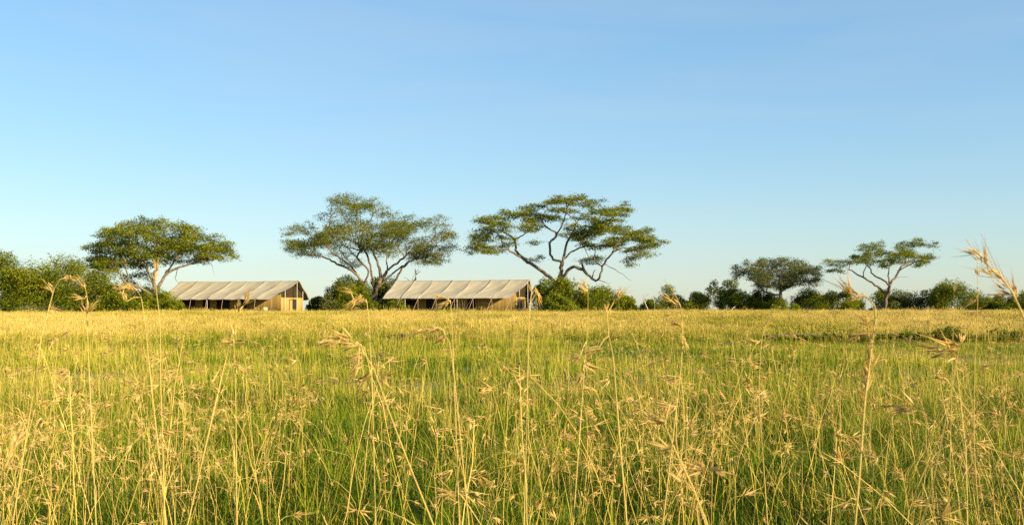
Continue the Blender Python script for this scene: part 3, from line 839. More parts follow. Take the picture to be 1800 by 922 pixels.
tent1 = tent('beige canvas safari tent on the left, with straight eave and sunlit ochre gable', 129, 321, R(-15), 16.6, 3, 0.015, False, {1: 0.5, 3: 0.0})
tent2 = tent('beige canvas safari tent on the right, with scalloped eave and shaded gable', 124, 699, R(-15), 17.0, 4, 0.13, True, {1: 0.6, 4: 0.3})

def camp_chair(label, loc, rz):
    root = thing('camp_chair', label, 'chair', loc, rz, 'chairs on the first tent deck')
    for sx in (-0.26, 0.26):
        for (ya, yb, zb) in ((-0.24, -0.24, 0.62), (0.24, 0.30, 0.98)):
            mb = MB(); mb.tube([(sx, ya, 0), (sx, yb, zb)], 0.025, 6); mb.build('leg', M['wood'], root)
        mb = MB(); mb.box((sx - 0.04, -0.28, 0.62), (sx + 0.04, 0.26, 0.66)); mb.build('armrest', M['wood'], root)
    mb = MB(); mb.box((-0.25, -0.24, 0.42), (0.25, 0.26, 0.47)); mb.build('seat', M['seat_canvas'], root)
    mb = MB(); mb.add([(-0.25, 0.25, 0.5), (0.25, 0.25, 0.5), (0.25, 0.31, 0.98), (-0.25, 0.31, 0.98), (-0.25, 0.28, 0.5), (0.25, 0.28, 0.5), (0.25, 0.34, 0.98), (-0.25, 0.34, 0.98)],
                      [(0, 1, 2, 3), (7, 6, 5, 4), (0, 4, 5, 1), (1, 5, 6, 2), (2, 6, 7, 3), (3, 7, 4, 0)]); mb.build('backrest', M['seat_canvas'], root)
camp_chair('wood and canvas chair right of the small table on the left tent deck', on_tent(tent1, 14.2, -3.9, 0.12), R(35))
camp_chair('wood and canvas chair left of the small table on the left tent deck', on_tent(tent1, 11.9, -3.8, 0.12), R(-60))
root = thing('camp_table', 'small low wooden table on the left tent deck', 'table', on_tent(tent1, 13.0, -3.9, 0.12), R(-15))
mb = MB(); mb.box((-0.5, -0.32, 0.48), (0.5, 0.32, 0.53)); mb.build('table_top', M['wood'], root)
for sx in (-0.43, 0.43):
    for sy in (-0.26, 0.26):
        mb = MB(); mb.box((sx - 0.03, sy - 0.03, 0), (sx + 0.03, sy + 0.03, 0.478)); mb.build('leg', M['wood'], root)

# ------------------------------------------------------------------ grass: blades, tufts, stalks
class GB:
    """Gathers blades, tubes and spikelets with a tint for each vertex and a material slot for each face."""
    def __init__(s): s.v = []; s.f = []; s.t = []; s.m = []
    def strip(s, pts, wid, side, tint, slot=0):
        b = len(s.v); n = len(pts)
        for i, p in enumerate(pts):
            if i == n - 1: s.v.append(tuple(p)); s.t.append(tint[i])
            else:
                s.v.append(tuple(p - side * wid[i])); s.v.append(tuple(p + side * wid[i])); s.t += [tint[i]] * 2
        for i in range(n - 2):
            k = b + 2 * i; s.f.append((k, k + 1, k + 3, k + 2)); s.m.append(slot)
        k = b + 2 * (n - 2); s.f.append((k, k + 1, k + 2)); s.m.append(slot)
    def tube(s, pts, rad, tint, slot=0, n=3):
        b = len(s.v)
        for i, p in enumerate(pts):
            d = pts[min(i + 1, len(pts) - 1)] - pts[max(i - 1, 0)]; d = d / (np.linalg.norm(d) + 1e-9)
            ref = np.array((1.0, 0, 0)) if abs(d[0]) < 0.7 else np.array((0, 1.0, 0))
            u = np.cross(d, ref); u /= np.linalg.norm(u); w = np.cross(d, u)
            for k in range(n):
                a = 2 * math.pi * k / n
                s.v.append(tuple(p + (u * math.cos(a) + w * math.sin(a)) * rad[i])); s.t.append(tint[i])
        for i in range(len(pts) - 1):
            for k in range(n):
                k2 = (k + 1) % n
                s.f.append((b + i*n + k, b + i*n + k2, b + (i+1)*n + k2, b + (i+1)*n + k)); s.m.append(slot)
    def spike(s, p, d, L, w, tint, slot=1):
        """A slender pointed spikelet: a four-sided spindle."""
        d = d / (np.linalg.norm(d) + 1e-9)
        ref = np.array((0, 0, 1.0)) if abs(d[2]) < 0.8 else np.array((1.0, 0, 0))
        u = np.cross(d, ref); u /= np.linalg.norm(u); q = np.cross(d, u)
        b = len(s.v); c = p + d * L * 0.32
        s.v += [tuple(p), tuple(c + u * w), tuple(c + q * w * 0.6), tuple(c - u * w), tuple(c - q * w * 0.6), tuple(p + d * L)]
        s.t += [tint - 0.1, tint, tint, tint, tint, tint + 0.05]
        for k in range(4):
            k2 = (k + 1) % 4
            s.f.append((b, b + 1 + k2, b + 1 + k)); s.f.append((b + 5, b + 1 + k, b + 1 + k2)); s.m += [slot] * 2
    def obj(s, name, mats, parent=None, link=True):
        o = mesh_obj(name, s.v, s.f, None, parent, attrs={'tint': ('POINT', s.t)}, link=link)
        for m in mats: o.data.materials.append(m)
        if len(mats) > 1: o.data.polygons.foreach_set('material_index', np.array(s.m, dtype=np.int32))
        return o

def blade(gb, rng, root, h, w, lean, az, t0, t1, segs=3, slot=0):
    d = np.array((math.cos(az), math.sin(az), 0.0)); side = np.array((-d[1], d[0], 0.0))
    a = rng.uniform(-0.7, 0.7); side = side * math.cos(a) + d * math.sin(a)
    pts, wd, tt = [], [], []
    for i in range(segs + 1):
        t = i / segs
        pts.append(root + d * (lean * h * t ** 1.8) + np.array((0, 0, h * (t - 0.45 * lean * t ** 2.4))))
        wd.append(w * 0.5 * (1 - 0.75 * t ** 1.5)); tt.append(t0 + (t1 - t0) * t)
    gb.strip(pts, wd, side, tt, slot)

def head(gb, rng, p, out, size=1.0, n=6, droop=0.3, slot=1):
    """One drooping seed cluster: a fan of spikelets with a few long bracts and awns."""
    out = out / (np.linalg.norm(out) + 1e-9)
    for k in range(n):
        d = out + rng.normal(0, 0.42, 3); d[2] -= droop * rng.uniform(0, 1)
        gb.spike(p + rng.normal(0, 0.003, 3) * size, d, size * rng.uniform(0.022, 0.040), size * rng.uniform(0.0022, 0.0036), rng.uniform(0.45, 1.0), slot)
    for k in range(2):
        d = out + rng.normal(0, 0.35, 3)
        gb.spike(p, d, size * rng.uniform(0.045, 0.08), size * rng.uniform(0.0014, 0.0024), rng.uniform(0.1, 0.6), slot)
    for k in range(2):
        d = out + rng.normal(0, 0.4, 3)
        d /= np.linalg.norm(d); q = p + d * 0.03 * size
        gb.tube([q, q + (d + rng.normal(0, 0.2, 3)) * 0.03 * size], [0.0006 * size, 0.0003 * size], [0.15, 0.1], slot)

def stalk_mesh(gb, rng, H, lean, nheads, r0=0.0026, big=1.2):
    """A ripe oat-grass stalk growing from the origin."""
    az = rng.uniform(0, 6.28); d = np.array((math.cos(az), math.sin(az), 0)); n = 9
    bend = rng.uniform(0.0, 0.25); pts = []
    for i in range(n + 1):
        t = i / n
        kink = 0.006 * math.sin(i * 2.4 + az)
        pts.append(d * (lean * t + bend * t ** 4) * H + np.array((kink, kink * 0.5, H * (t - 0.10 * bend * t ** 4))))
    green = rng.uniform(0.05, 0.5)
    tt = [min(1, green + (0.95 - green) * (i / n) ** 0.7 * 1.1) for i in range(n + 1)]
    gb.tube(pts, [r0 * (1 - 0.62 * i / n) for i in range(n + 1)], tt, 0)
    for k in range(nheads):
        t = rng.uniform(0.55, 1.0) if k else 1.0
        i = min(n - 1, int(t * n)); f = t * n - i; p = pts[i] * (1 - f) + pts[i + 1] * f
        a2 = rng.uniform(0, 6.28); o = np.array((math.cos(a2), math.sin(a2), rng.uniform(-0.2, 1.0)))
        if k:
            q = p + o / np.linalg.norm(o) * rng.uniform(0.02, 0.07)
            gb.tube([p, (p + q) / 2 + np.array((0, 0, 0.008)), q], [0.0011, 0.0009, 0.0007], [0.7, 0.8, 0.9], 0); p = q
        head(gb, rng, p, o + np.array((0, 0, -0.25)), size=big * rng.uniform(0.8, 1.25), n=int(rng.integers(4, 8)))
    for k in range(rng.integers(1, 4)):
        i = int(rng.integers(1, 6)); blade(gb, rng, pts[i], rng.uniform(0.12, 0.3), 0.005, rng.uniform(0.5, 1.3), rng.uniform(0, 6.28), tt[i] * 0.6, min(1, tt[i] + 0.5), 4)

def scatter(name, label, cat, pts, rot, scl, sources):
    """One object of stuff: points carrying copies of the source tufts through geometry nodes."""
    me = bpy.data.meshes.new(name)
    n = len(pts)
    me.vertices.add(n); me.vertices.foreach_set('co', np.asarray(pts, np.float32).ravel())
    for key, typ, arr in (('rot', 'FLOAT_VECTOR', rot), ('scl', 'FLOAT_VECTOR', scl)):
        a = me.attributes.new(key, typ, 'POINT'); a.data.foreach_set('vector', np.asarray(arr, np.float32).ravel())
    a = me.attributes.new('idx', 'INT', 'POINT'); a.data.foreach_set('value', np.random.default_rng(n).integers(0, len(sources), n).astype(np.int32))
    me.update()
    o = bpy.data.objects.new(name, me); COL.objects.link(o)
    tag(o, label, cat, kind='stuff')
    c = bpy.data.collections.new(name + '_tufts')
    for s in sources: c.objects.link(s)
    ng = bpy.data.node_groups.new(name + '_scatter', 'GeometryNodeTree')
    ng.interface.new_socket('Geometry', in_out='INPUT', socket_type='NodeSocketGeometry')
    ng.interface.new_socket('Geometry', in_out='OUTPUT', socket_type='NodeSocketGeometry')
    N = ng.nodes; gi = N.new('NodeGroupInput'); go = N.new('NodeGroupOutput')
    ci = N.new('GeometryNodeCollectionInfo'); ci.inputs['Collection'].default_value = c
    ci.inputs['Separate Children'].default_value = True; ci.inputs['Reset Children'].default_value = True
    ip = N.new('GeometryNodeInstanceOnPoints'); ip.inputs['Pick Instance'].default_value = True
    def na(key, typ):
        q = N.new('GeometryNodeInputNamedAttribute'); q.data_type = typ; q.inputs[0].default_value = key
        return q.outputs[0]
    lk = ng.links.new
    lk(gi.outputs[0], ip.inputs['Points']); lk(ci.outputs[0], ip.inputs['Instance'])
    lk(na('rot', 'FLOAT_VECTOR'), ip.inputs['Rotation']); lk(na('scl', 'FLOAT_VECTOR'), ip.inputs['Scale']); lk(na('idx', 'INT'), ip.inputs['Instance Index'])
    lk(ip.outputs[0], go.inputs[0])
    md = o.modifiers.new('scatter', 'NODES'); md.node_group = ng
    return o

def vnoise(x, y, s, seed):
    """Smooth value noise 0..1."""
    r = np.random.default_rng(seed).uniform(0, 1, (64, 64))
    X = np.asarray(x) / s + 1000; Y = np.asarray(y) / s + 1000
    i, j = np.floor(X).astype(int), np.floor(Y).astype(int); u, v = X - i, Y - j
    u = u * u * (3 - 2 * u); v = v * v * (3 - 2 * v)
    q = lambda a, b: r[a % 64, b % 64]
    return (q(i, j) * (1-u) + q(i+1, j) * u) * (1-v) + (q(i, j+1) * (1-u) + q(i+1, j+1) * u) * v

def field(rng, y0, y1, dens, margin=2.5, k=0.56):
    """Even random points on the ground inside the widened view between two distances."""
    area = k * (y1 ** 2 - y0 ** 2) + 2 * margin * (y1 - y0)
    n = int(area * dens * 1.0)
    y = []; 
    t = rng.uniform(0, 1, n * 3); yy = y0 + (y1 - y0) * t; keep = rng.uniform(0, 1, n * 3) < (k * yy + margin) / (k * y1 + margin)
    y = yy[keep][:n]; x = rng.uniform(-1, 1, len(y)) * (k * y + margin)
    return x, y

def place(x, y, rng, s0, s1, tilt=0.08, zoff=-0.01):
    n = len(x)
    pts = np.stack([x, y, gz(x, y) + zoff], 1)
    rot = np.stack([rng.normal(0, tilt, n), rng.normal(0, tilt, n), rng.uniform(0, 6.283, n)], 1)
    s = rng.uniform(s0, s1, n)
    return pts, rot, np.stack([s, s, s * rng.uniform(0.85, 1.15, n)], 1)

rg = np.random.default_rng(7)
# --- foreground: low green tufts
src = []
for k in range(12):
    gb = GB(); dry = 0.05 + 0.5 * (k % 4 == 3)
    for b in range(26):
        a = rg.uniform(0, 6.28); r = 0.11 * math.sqrt(rg.uniform(0, 1)); h = rg.uniform(0.14, 0.42)
        t0 = dry + rg.uniform(-0.1, 0.25)
        blade(gb, rg, np.array((math.cos(a) * r, math.sin(a) * r, 0)), h, rg.uniform(0.003, 0.0062), rg.uniform(0.1, 1.0), a + rg.normal(0, 0.9), t0, t0 + rg.uniform(0.0, 0.35), 4)
    src.append(gb.obj('grass_tuft', [M['grass_short']], link=False))
x, y = field(rg, 1.2, 13, 135)
w = vnoise(x, y, 0.7, 5); keep = rg.uniform(0, 1, len(x)) < 0.45 + 0.7 * w; x, y = x[keep], y[keep]
p, r, s = place(x, y, rg, 0.6, 1.25); s *= (0.7 + 0.5 * vnoise(x, y, 1.1, 8))[:, None]
scatter('green_grass', 'low green grass growing between the dry stalks in the foreground', 'grass', p, r, s, src)
# --- foreground and middle: ripe golden stalks
src = []
for k in range(26):
    gb = GB(); stalk_mesh(gb, rg, 1.0, rg.uniform(0.0, 0.16), int(rg.integers(3, 8)))
    src.append(gb.obj('grass_stalk', [M['straw'], M['spikelet']], link=False))
xs, ys = [], []
for (y0, y1, dn) in ((1.9, 3, 24), (3, 6, 40), (6, 12, 14), (12, 28, 2.6), (28, 42, 1.5)):
    x, y = field(rg, y0, y1, dn)
    pxx = 900 + x / y * F
    w = vnoise(x, y, 0.55, 15) * 0.6 + vnoise(x, y, 2.3, 16) * 0.4
    dens = np.clip((w - 0.36) * 4.0, 0.06, 1) * np.interp(pxx, [0, 450, 650, 850, 1100, 1350, 1500, 1800], [0.8, 0.85, 0.75, 1.0, 1.0, 0.6, 0.42, 0.5])
    keep = rg.uniform(0, 1, len(x)) < dens; xs.append(x[keep]); ys.append(y[keep])
x = np.concatenate(xs); y = np.concatenate(ys)
p, r, s = place(x, y, rg, 0.58, 1.12, 0.15)
far = np.clip((y - 6) / 30, 0, 1)[:, None]; s[:, :2] *= 1 + 0.6 * far; s *= 1 - 0.25 * far
scatter('dry_grass', 'ripe golden grass stalks with drooping seed heads across the foreground', 'grass', p, r, s, src)
# --- thin dry stems without heads
src = []
for k in range(10):
    gb = GB()
    for b in range(7):
        a = rg.uniform(0, 6.28); rr = 0.12 * math.sqrt(rg.uniform(0, 1)); t0 = rg.uniform(0.1, 0.7)
        blade(gb, rg, np.array((math.cos(a) * rr, math.sin(a) * rr, 0)), rg.uniform(0.35, 0.85), rg.uniform(0.003, 0.0055), rg.uniform(0.05, 1.1), rg.uniform(0, 6.28), t0, min(1, t0 + 0.4), 5)
    src.append(gb.obj('straw_tuft', [M['straw']], link=False))
x, y = field(rg, 1.7, 16, 26)
w = vnoise(x, y, 0.8, 25); keep = rg.uniform(0, 1, len(x)) < np.clip(w * 1.5 - 0.25, 0.08, 1); x, y = x[keep], y[keep]
p, r, s = place(x, y, rg, 0.7, 1.1, 0.08)
scatter('straw_grass', 'thin yellow leaf blades standing among the foreground stalks', 'grass', p, r, s, src)
# --- middle distance: grazed green meadow
src = []
for k in range(10):
    gb = GB()
    for b in range(60):
        q = rg.uniform(-0.32, 0.32, 2); t0 = rg.uniform(0.0, 0.45)
        blade(gb, rg, np.array((q[0], q[1], 0)), rg.uniform(0.08, 0.24), rg.uniform(0.006, 0.011), rg.uniform(0.1, 0.9), rg.uniform(0, 6.28), t0, t0 + rg.uniform(0.05, 0.45), 3)
    for b in range(4):
        q = rg.uniform(-0.3, 0.3, 2); t0 = rg.uniform(0.5, 0.8)
        blade(gb, rg, np.array((q[0], q[1], 0)), rg.uniform(0.3, 0.5), 0.006, rg.uniform(0.05, 0.3), rg.uniform(0, 6.28), t0, 0.95, 3)
    src.append(gb.obj('meadow_tuft', [M['grass_mid']], link=False))
x, y = field(rg, 10, 48, 9)
p, r, s = place(x, y, rg, 0.7, 1.3, 0.06); s[:, 2] *= (0.35 + 0.6 * vnoise(x, y, 4.0, 31) + 0.7 * vnoise(x, y, 1.3, 33) ** 2) * np.where((y > 24) & (x > 0.05 * y), 0.6, 1.0)
scatter('meadow_grass', 'short green meadow grass in the middle distance', 'grass', p, r, s, src)
# --- far band: tall golden grass up to the tents
src = []
for k in range(10):
    gb = GB()
    for b in range(34):
        q = rg.uniform(-0.5, 0.5, 2); t0 = rg.uniform(0.05, 0.5); h = rg.uniform(0.38, 0.62)
        blade(gb, rg, np.array((q[0], q[1], 0)), h, rg.uniform(0.012, 0.02), rg.uniform(0.02, 0.3), rg.uniform(0, 6.28), t0 * 0.6, 0.6 + t0 * 0.6, 3)
    for b in range(16):
        q = rg.uniform(-0.5, 0.5, 2); h = rg.uniform(0.5, 0.72); base = np.array((q[0], q[1], h - 0.16))
        a = rg.uniform(0, 6.28); dv = np.array((math.cos(a) * 0.35, math.sin(a) * 0.35, 1.0))
        gb.spike(base, dv, rg.uniform(0.12, 0.2), rg.uniform(0.008, 0.016), rg.uniform(0.75, 1.1), 0)
        gb.tube([np.array((q[0], q[1], 0.0)), base], [0.004, 0.003], [0.4, 0.8], 0)
    src.append(gb.obj('tall_grass_tuft', [M['grass_tall']], link=False))
x, y = field(rg, 27, 178, 2.6, margin=16)
pxx = 900 + x / y * F
edge = np.interp(pxx, [0, 450, 700, 1100, 1350, 1800], [30, 33, 36, 37, 38.3, 38]) + (vnoise(x, y, 3.0, 41) - 0.5) * np.interp(pxx, [0, 900, 1400, 1800], [14, 8, 2, 2])
keep = y > edge; x, y = x[keep], y[keep]
keep = rg.uniform(0, 1, len(x)) < 0.35 + 0.65 * np.clip((y - edge[keep]) / 40, 0, 1); x, y = x[keep], y[keep]
p, r, s = place(x, y, rg, 0.8, 1.15, 0.04); s[:, 2] *= 0.62 + 0.4 * vnoise(x, y, 6.0, 43) + 0.35 * rg.uniform(0, 1, len(x)) ** 3
# rank growth along the foot of the tents and thickets
xw, yw = field(rg, 97, 117, 0.55, margin=5)
kw = vnoise(xw, yw, 5.0, 47) + 0.25 * rg.uniform(0, 1, len(xw)) > 0.62; xw, yw = xw[kw], yw[kw]
p2, r2, s2 = place(xw, yw, rg, 0.8, 1.1, 0.06); s2[:, 2] *= 1.0 + 0.65 * rg.uniform(0, 1, len(xw)) ** 2
p, r, s = np.vstack([p, p2]), np.vstack([r, r2]), np.vstack([s, s2])
scatter('tall_grass', 'tall golden grass stretching from the meadow edge to the tents', 'grass', p, r, s, src)

# ------------------------------------------------------------------ leafy weeds at the meadow edge
for i, (lab, px, top, w, d, lm, n) in enumerate([
  ('wide dark weed clump at the meadow edge below the rounded tree', 1400, 586, 130, 39.5, LB, 5200),
  ('low leafy weed clump at the meadow edge left of the slender acacia line', 1480, 584, 90, 39.5, LB, 4400),
  ('dark leafy weed clump at the meadow edge just right below the slender acacia', 1590, 582, 120, 39.2, LB, 5200),
  ('tallest leafy weed clump at the meadow edge below the large dark bush', 1664, 574, 60, 39.2, LL, 5200),
  ('pale green weed clump at the meadow edge near the right picture edge', 1765, 577, 80, 39.2, LL, 4800),
  ('small green weed clump at the meadow edge beside the pale clump', 1712, 586, 64, 38.8, LB, 3000),
  ('low green weed clump at the meadow edge before the second tent', 735, 588, 110, 38.0, LB, 3000)]):
    bush('weed_clump', lab, px, top, w, d, 400 + i, lm, cat='weed', group='weeds along the meadow edge', n=n, lsize=0.032, lobes=26, shoots=26, stems=4)

# ------------------------------------------------------------------ single stalks near the camera
def tall_stalk(label, d, poly, heads, r=0.0024, leaves=1, branches=(), seed=0):
    r = r * 0.42; heads = [(a, b, c, e, f * 0.55, n) for a, b, c, e, f, n in heads]
    """A stalk drawn through photo points at distance d, carried down to the ground; each seed head is a part."""
    rng = np.random.default_rng(seed + 7)
    b = P(poly[0][0], poly[0][1], d)
    n0 = P(poly[1][0], poly[1][1], d)
    sl = (b - n0) / min(-1e-3, b[2] - n0[2])
    gx = b[0] - np.clip(sl[0], -0.45, 0.45) * b[2]
    dd = rng.normal(0, 0.04)
    base = np.array((gx, d + dd, G(gx, d)))
    root = thing('grass_stalk', label, 'grass stalk', tuple(base), 0, 'tall single stalks in the foreground')
    w = [np.append(base - np.array((0, 0, 0.02)), r * 1.25)]
    for f in (0.25, 0.5, 0.75, 0.92): w.append(np.append(base + (b - base) * f * np.ones(3), r * (1.25 - 0.25 * f)))
    m = len(poly)
    for i, (px, py) in enumerate(poly):
        q = P(px, py, d + dd * (1 - i / m) + rng.normal(0, 0.012) * i / m); w.append(np.append(q, r * (1 - 0.68 * (i + 1) / m)))
    path = smooth_path(w, 0.03)
    g0 = rng.uniform(0.2, 0.45); k = len(path)
    gb = GB(); gb.tube(list(path[:, :3] - base), list(path[:, 3]), [g0 + (0.95 - g0) * min(1, 1.5 * i / k) for i in range(k)], 0, 6)
    gb.obj('stem', [M['straw']], root)
    for br in branches:
        pts = smooth_path([P(px, py, d + 0.015 * j) - base for j, (px, py) in enumerate(br)], 0.02)
        gb = GB(); gb.tube(list(pts), list(np.linspace(r * 0.5, r * 0.16, len(pts))), list(np.linspace(0.7, 0.25, len(pts))), 0, 4)
        gb.obj('side_branch', [M['spikelet']], root)
    for (px, py, dx, dy, size, n) in heads:
        c = P(px, py, d + rng.normal(0, 0.01)) - base
        # hang the head on the stem by a short stalk from the nearest stem point
        near = path[np.argmin(((path[:, :3] - base - c) ** 2).sum(1)), :3] - base
        out = np.array((dx, rng.normal(0, 0.35) * math.hypot(dx, dy), -dy), float); out /= np.linalg.norm(out)
        gb = GB()
        if np.linalg.norm(near - c) > 0.004: gb.tube([near, (near + c) / 2 + np.array((0, 0, 0.004)), c], [0.0010, 0.0009, 0.0008], [0.8, 0.8, 0.8], 0, 4)
        for j in range(n):
            v = out + rng.normal(0, 0.24, 3)
            q = c + out * rng.uniform(-0.006, 0.010) * size + rng.normal(0, 0.002, 3)
            gb.spike(q, v, size * rng.uniform(0.020, 0.042), size * rng.uniform(0.0020, 0.0034), rng.uniform(0.5, 1.0), 0)
        for j in range(3):
            v = out + rng.normal(0, 0.22, 3); v /= np.linalg.norm(v)
            gb.spike(c, v, size * rng.uniform(0.045, 0.075), size * 0.0013, rng.uniform(0.05, 0.5), 0)
        gb.obj('seed_head', [M['spikelet']], root)
    for j in range(leaves):
        i = int(rng.uniform(0.25, 0.6) * k); gb = GB()
        blade(gb, rng, path[i, :3] - base, rng.uniform(0.16, 0.32), 0.0055, rng.uniform(0.5, 1.2), rng.uniform(0, 6.28), 0.25, 0.9, 7)
        gb.obj('leaf_blade', [M['straw']], root)
    return root

def c8(*p): return [(1430 + .2061 * a, 380 + .2061 * b) for a, b in p]
def h8(a, b, dx, dy, s, n): return (1430 + .2061 * a, 380 + .2061 * b, dx, dy, s, n)
tall_stalk('nearest tall stalk leaning in from the right edge with pink awns against the sky', 1.25,
  [(1842, 660), (1822, 600)] + c8((1795, 870), (1740, 740), (1690, 640), (1610, 530), (1530, 465), (1450, 360), (1390, 310), (1300, 195)),
  [h8(1440, 370, -.8, -1, 1.0, 4), h8(1390, 325, -1, -.5, .9, 6), h8(1470, 400, -.2, -1, 1.1, 6), h8(1560, 500, -.9, -.8, 1.2, 5), h8(1660, 600, -.6, -1, 1.2, 5),
   h8(1690, 668, -1, -.1, 1.1, 7), h8(1720, 700, -.5, -1, 1.2, 6), h8(1600, 530, -.8, -.5, 1.1, 4)], 0.0034, 0,
  branches=[c8((1610, 530), (1570, 450), (1500, 300), (1430, 150)), c8((1690, 668), (1590, 664), (1450, 666))], seed=1)
tall_stalk('thick shaggy stalk nodding left across the slender acacia trunk', 1.35,
  [(1503, 922), (1510, 842), (1516, 762), (1521, 695), (1528, 643), (1535, 587)] + c8((528, 900), (525, 770), (470, 705), (380, 662), (300, 638), (240, 605), (80, 540)),
  [h8(300, 635, -.9, -1, 1.1, 8), h8(330, 645, -1, -.3, 1.0, 5), h8(420, 690, -.9, .1, 1.0, 6), h8(380, 668, -1, -.4, 1.1, 5), (1528, 583, -1, .15, 1.5, 9), (1526, 570, -.6, -1, 1.1, 5),
   (1530, 640, .1, -1, 1.3, 7), (1527, 660, -.2, -1, 1.3, 7), (1524, 685, .2, -1, 1.3, 7), (1521, 710, -.1, -1, 1.3, 6), (1529, 610, .2, -1, 1.2, 6)], 0.0036, 2, seed=2)
tall_stalk('straight thin stalk with small cup-shaped head below the pink-awned stalk', 2.0,
  [(1719, 887), (1713, 796), (1712, 717), (1714, 638), (1718, 547), (1719, 500), (1717, 478)],
  [(1718, 482, -.1, -1, .9, 8), (1716, 524, -1, .7, 1.1, 7), (1718, 548, -1, .1, 1.0, 6), (1718, 548, .9, -.3, .8, 4), (1708, 762, -.5, .8, 1.2, 7)], 0.0026, 2, seed=3)
tall_stalk('short thin stalk tipped with one head before the large dark bush', 2.9, [(1674, 640), (1676, 560), (1677, 512)], [(1677, 510, .2, -1, 1.0, 7), (1674, 541, -1, .2, .7, 4)], 0.0022, 0, seed=4)
tall_stalk('stalk with spread pinkish head left of the round dull green bush', 1.8,
  [(1190, 706), (1197, 644), (1200, 590), (1199, 560), (1196, 538), (1188, 520), (1178, 504), (1167, 490)],
  [(1192, 535, -1, -.4, 1.2, 8), (1180, 527, -1, -.35, 1.1, 6), (1197, 575, -.8, -.7, 1.1, 6), (1199, 590, .2, .9, 1.2, 7), (1186, 552, -1, .2, 1.0, 4)], 0.003, 1, seed=5)
tall_stalk('pale upright stalk crossing the wide bush right of the tall acacia', 1.9,
  [(1022, 720), (1026, 660), (1031, 600), (1033, 550), (1033, 512), (1026, 495)], [(1031, 512, -.7, -.7, 1.1, 8), (1028, 500, -.5, -1, .9, 5), (1020, 625, -.8, .5, 1.3, 9), (1032, 640, .6, .5, 1.3, 8), (1024, 660, -.6, .9, 1.3, 9)], 0.003, 1, seed=6)
tall_stalk('bulky straw stalk leaning right over the low sloping bush', 1.6,
  [(1085, 720), (1077, 623), (1070, 590), (1067, 552), (1079, 530), (1092, 512)], [(1081, 527, .6, -.9, 1.2, 8), (1086, 520, 1, -.6, 1.1, 5), (1067, 550, .1, -1, 1.1, 5), (1052, 612, -1, .2, 1.2, 6)], 0.0032, 1, seed=7)
tall_stalk('stalk with hooked drooping head at the second tent gable', 1.9,
  [(926, 720), (928, 640), (930, 558), (932.5, 527), (935, 511), (940, 504), (944, 514)], [(938, 506, .4, 1, 1.1, 6), (943, 512, .2, 1, 1.2, 8), (935, 512, -.3, -1, .8, 4), (929, 540, -1, .4, .8, 4)], 0.0028, 1, seed=8)
tall_stalk('curved stalk nodding left in front of the middle acacia trunk', 1.8,
  [(655, 720), (653, 650), (648, 560), (645, 532), (632, 520), (612, 511)], [(634, 522, -1, .7, 1.3, 9), (622, 526, -.8, .9, 1.2, 6), (640, 526, -.9, .5, 1.1, 6), (618, 513, -1, -.2, .9, 4)], 0.0028, 1, seed=9)
tall_stalk('heavy bent stalk with large pale heads in the meadow left of centre', 1.45,
  [(715, 805), (682, 718), (657, 648), (632, 606), (607, 592), (562, 602)],
  [(625, 604, -1, .1, 1.3, 9), (612, 597, -1, -.3, 1.4, 8), (595, 600, -1, .15, 1.3, 7), (640, 625, -.9, .5, 1.4, 9), (650, 655, -.9, .6, 1.4, 8), (630, 640, -.6, .9, 1.3, 7), (580, 600, -1, .1, 1.1, 4)], 0.003, 1, seed=10)
tall_stalk('bent stalk with long flat head pointing left below the second tent', 1.6,
  [(815, 830), (802, 697), (790, 602), (777, 578), (735, 582)], [(775, 580, -1, .1, 1.3, 8), (760, 580, -1, .05, 1.2, 5), (783, 590, -.7, .8, 1.2, 6), (745, 582, -1, 0, 1.0, 4)], 0.003, 1, seed=11)
tall_stalk('straw head drooping left across the second tent doorway', 1.7,
  [(800, 720), (797, 640), (794, 560), (792, 532), (784, 524)], [(790, 530, -1, .5, 1.2, 8), (785, 528, -1, .9, 1.3, 8), (783, 524, -.9, -.1, 1.0, 5)], 0.0026, 1, seed=12)
tall_stalk('straight pale stalk rising before the left acacia trunk', 1.9,
  [(284, 720), (282, 660), (281.5, 575), (276, 520), (273, 490), (270, 455)], [(273, 490, -.1, -1, 1.0, 5), (272, 474, .1, -1, .9, 4)], 0.0027, 1, seed=13)
tall_stalk('stalk with three pale heads in front of the left thicket', 2.0,
  [(156, 640), (154, 590), (153, 558), (153, 522), (148, 498), (136, 482)], [(149, 505, -.9, -.6, 1.0, 7), (149, 524, -1, -.1, 1.1, 7), (155, 545, .6, -.9, 1.3, 8), (152, 552, -.1, -1, 1.1, 5)], 0.0026, 1, seed=14)
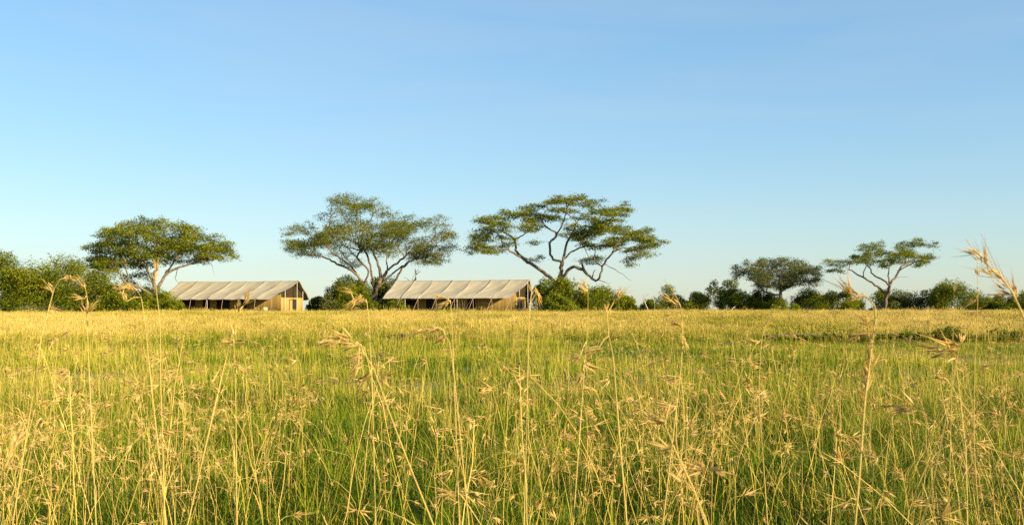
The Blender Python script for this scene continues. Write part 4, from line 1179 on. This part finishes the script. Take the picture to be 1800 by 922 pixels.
tall_stalk('stalk arching right over the bright green bush near the left edge', 2.0,
  [(66, 640), (72, 595), (79, 568), (95, 508), (105, 491), (122, 486), (141, 489)], [(92, 510, -1, -.6, 1.2, 7), (112, 489, 1, .05, 1.2, 8), (125, 488, 1, .1, 1.1, 5), (86, 540, .9, .3, 1.3, 7), (83, 552, .3, -1, 1.1, 6)], 0.0028, 1, seed=15)
tall_stalk('stalk nodding left at the foot of the left acacia', 2.0,
  [(262, 640), (258, 600), (255, 568), (248, 522), (241, 510), (222, 501), (200, 501)], [(238, 510, -1, -.3, 1.2, 8), (225, 503, -1, 0, 1.2, 7), (215, 517, -.9, -.7, 1.2, 7), (222, 530, -.4, -1, 1.1, 6)], 0.0028, 1, seed=16)
tall_stalk('slanting straw stalk in front of the first tent doorway', 1.8, [(390, 660), (408, 585), (417, 560), (428, 537), (440, 505)], [(433, 528, .4, -1, 1.1, 6), (428, 537, .9, -.7, 1.1, 6), (420, 552, .1, -1, 1.1, 5)], 0.003, 1, seed=17)
tall_stalk('tall upright stalk with star-shaped head below the first tent', 1.8,
  [(416, 871), (414, 685), (411, 602), (408, 577)], [(411, 600, 1, -.2, 1.3, 8), (411, 602, -1, -.1, 1.2, 8), (409, 590, -.2, -1, 1.2, 7), (414, 640, .9, .5, 1.2, 7)], 0.0029, 1, seed=18)
tall_stalk('thick slanting straw stalk at the bottom right of centre', 1.3, [(1244, 922), (1215, 850), (1186, 789), (1169, 745), (1173, 724)], [(1168, 742, -1, -.2, 1.3, 8), (1172, 730, .4, -1, 1.1, 6), (1182, 787, -1, -.1, 1.4, 9), (1205, 835, .6, -1, 1.2, 5)], 0.0034, 1, seed=19)
tall_stalk('blurred straw stalk entering at the lower left corner', 1.05, [(-28, 922), (-8, 862), (14, 812), (30, 778)], [(26, 784, .4, -1, 1.0, 8), (12, 815, .3, -1, 1.0, 5)], 0.003, 0, seed=20)
tall_stalk('stalk with dark twisted heads between round bush and rounded tree', 2.2, [(1338, 760), (1334, 690), (1336, 640), (1340, 590), (1352, 560)], [(1338, 612, .8, -.7, 1.1, 7), (1336, 640, -1, .2, 1.2, 8), (1335, 660, .9, .6, 1.2, 7), (1347, 570, .5, -1, 1.0, 5)], 0.0027, 1, seed=21)
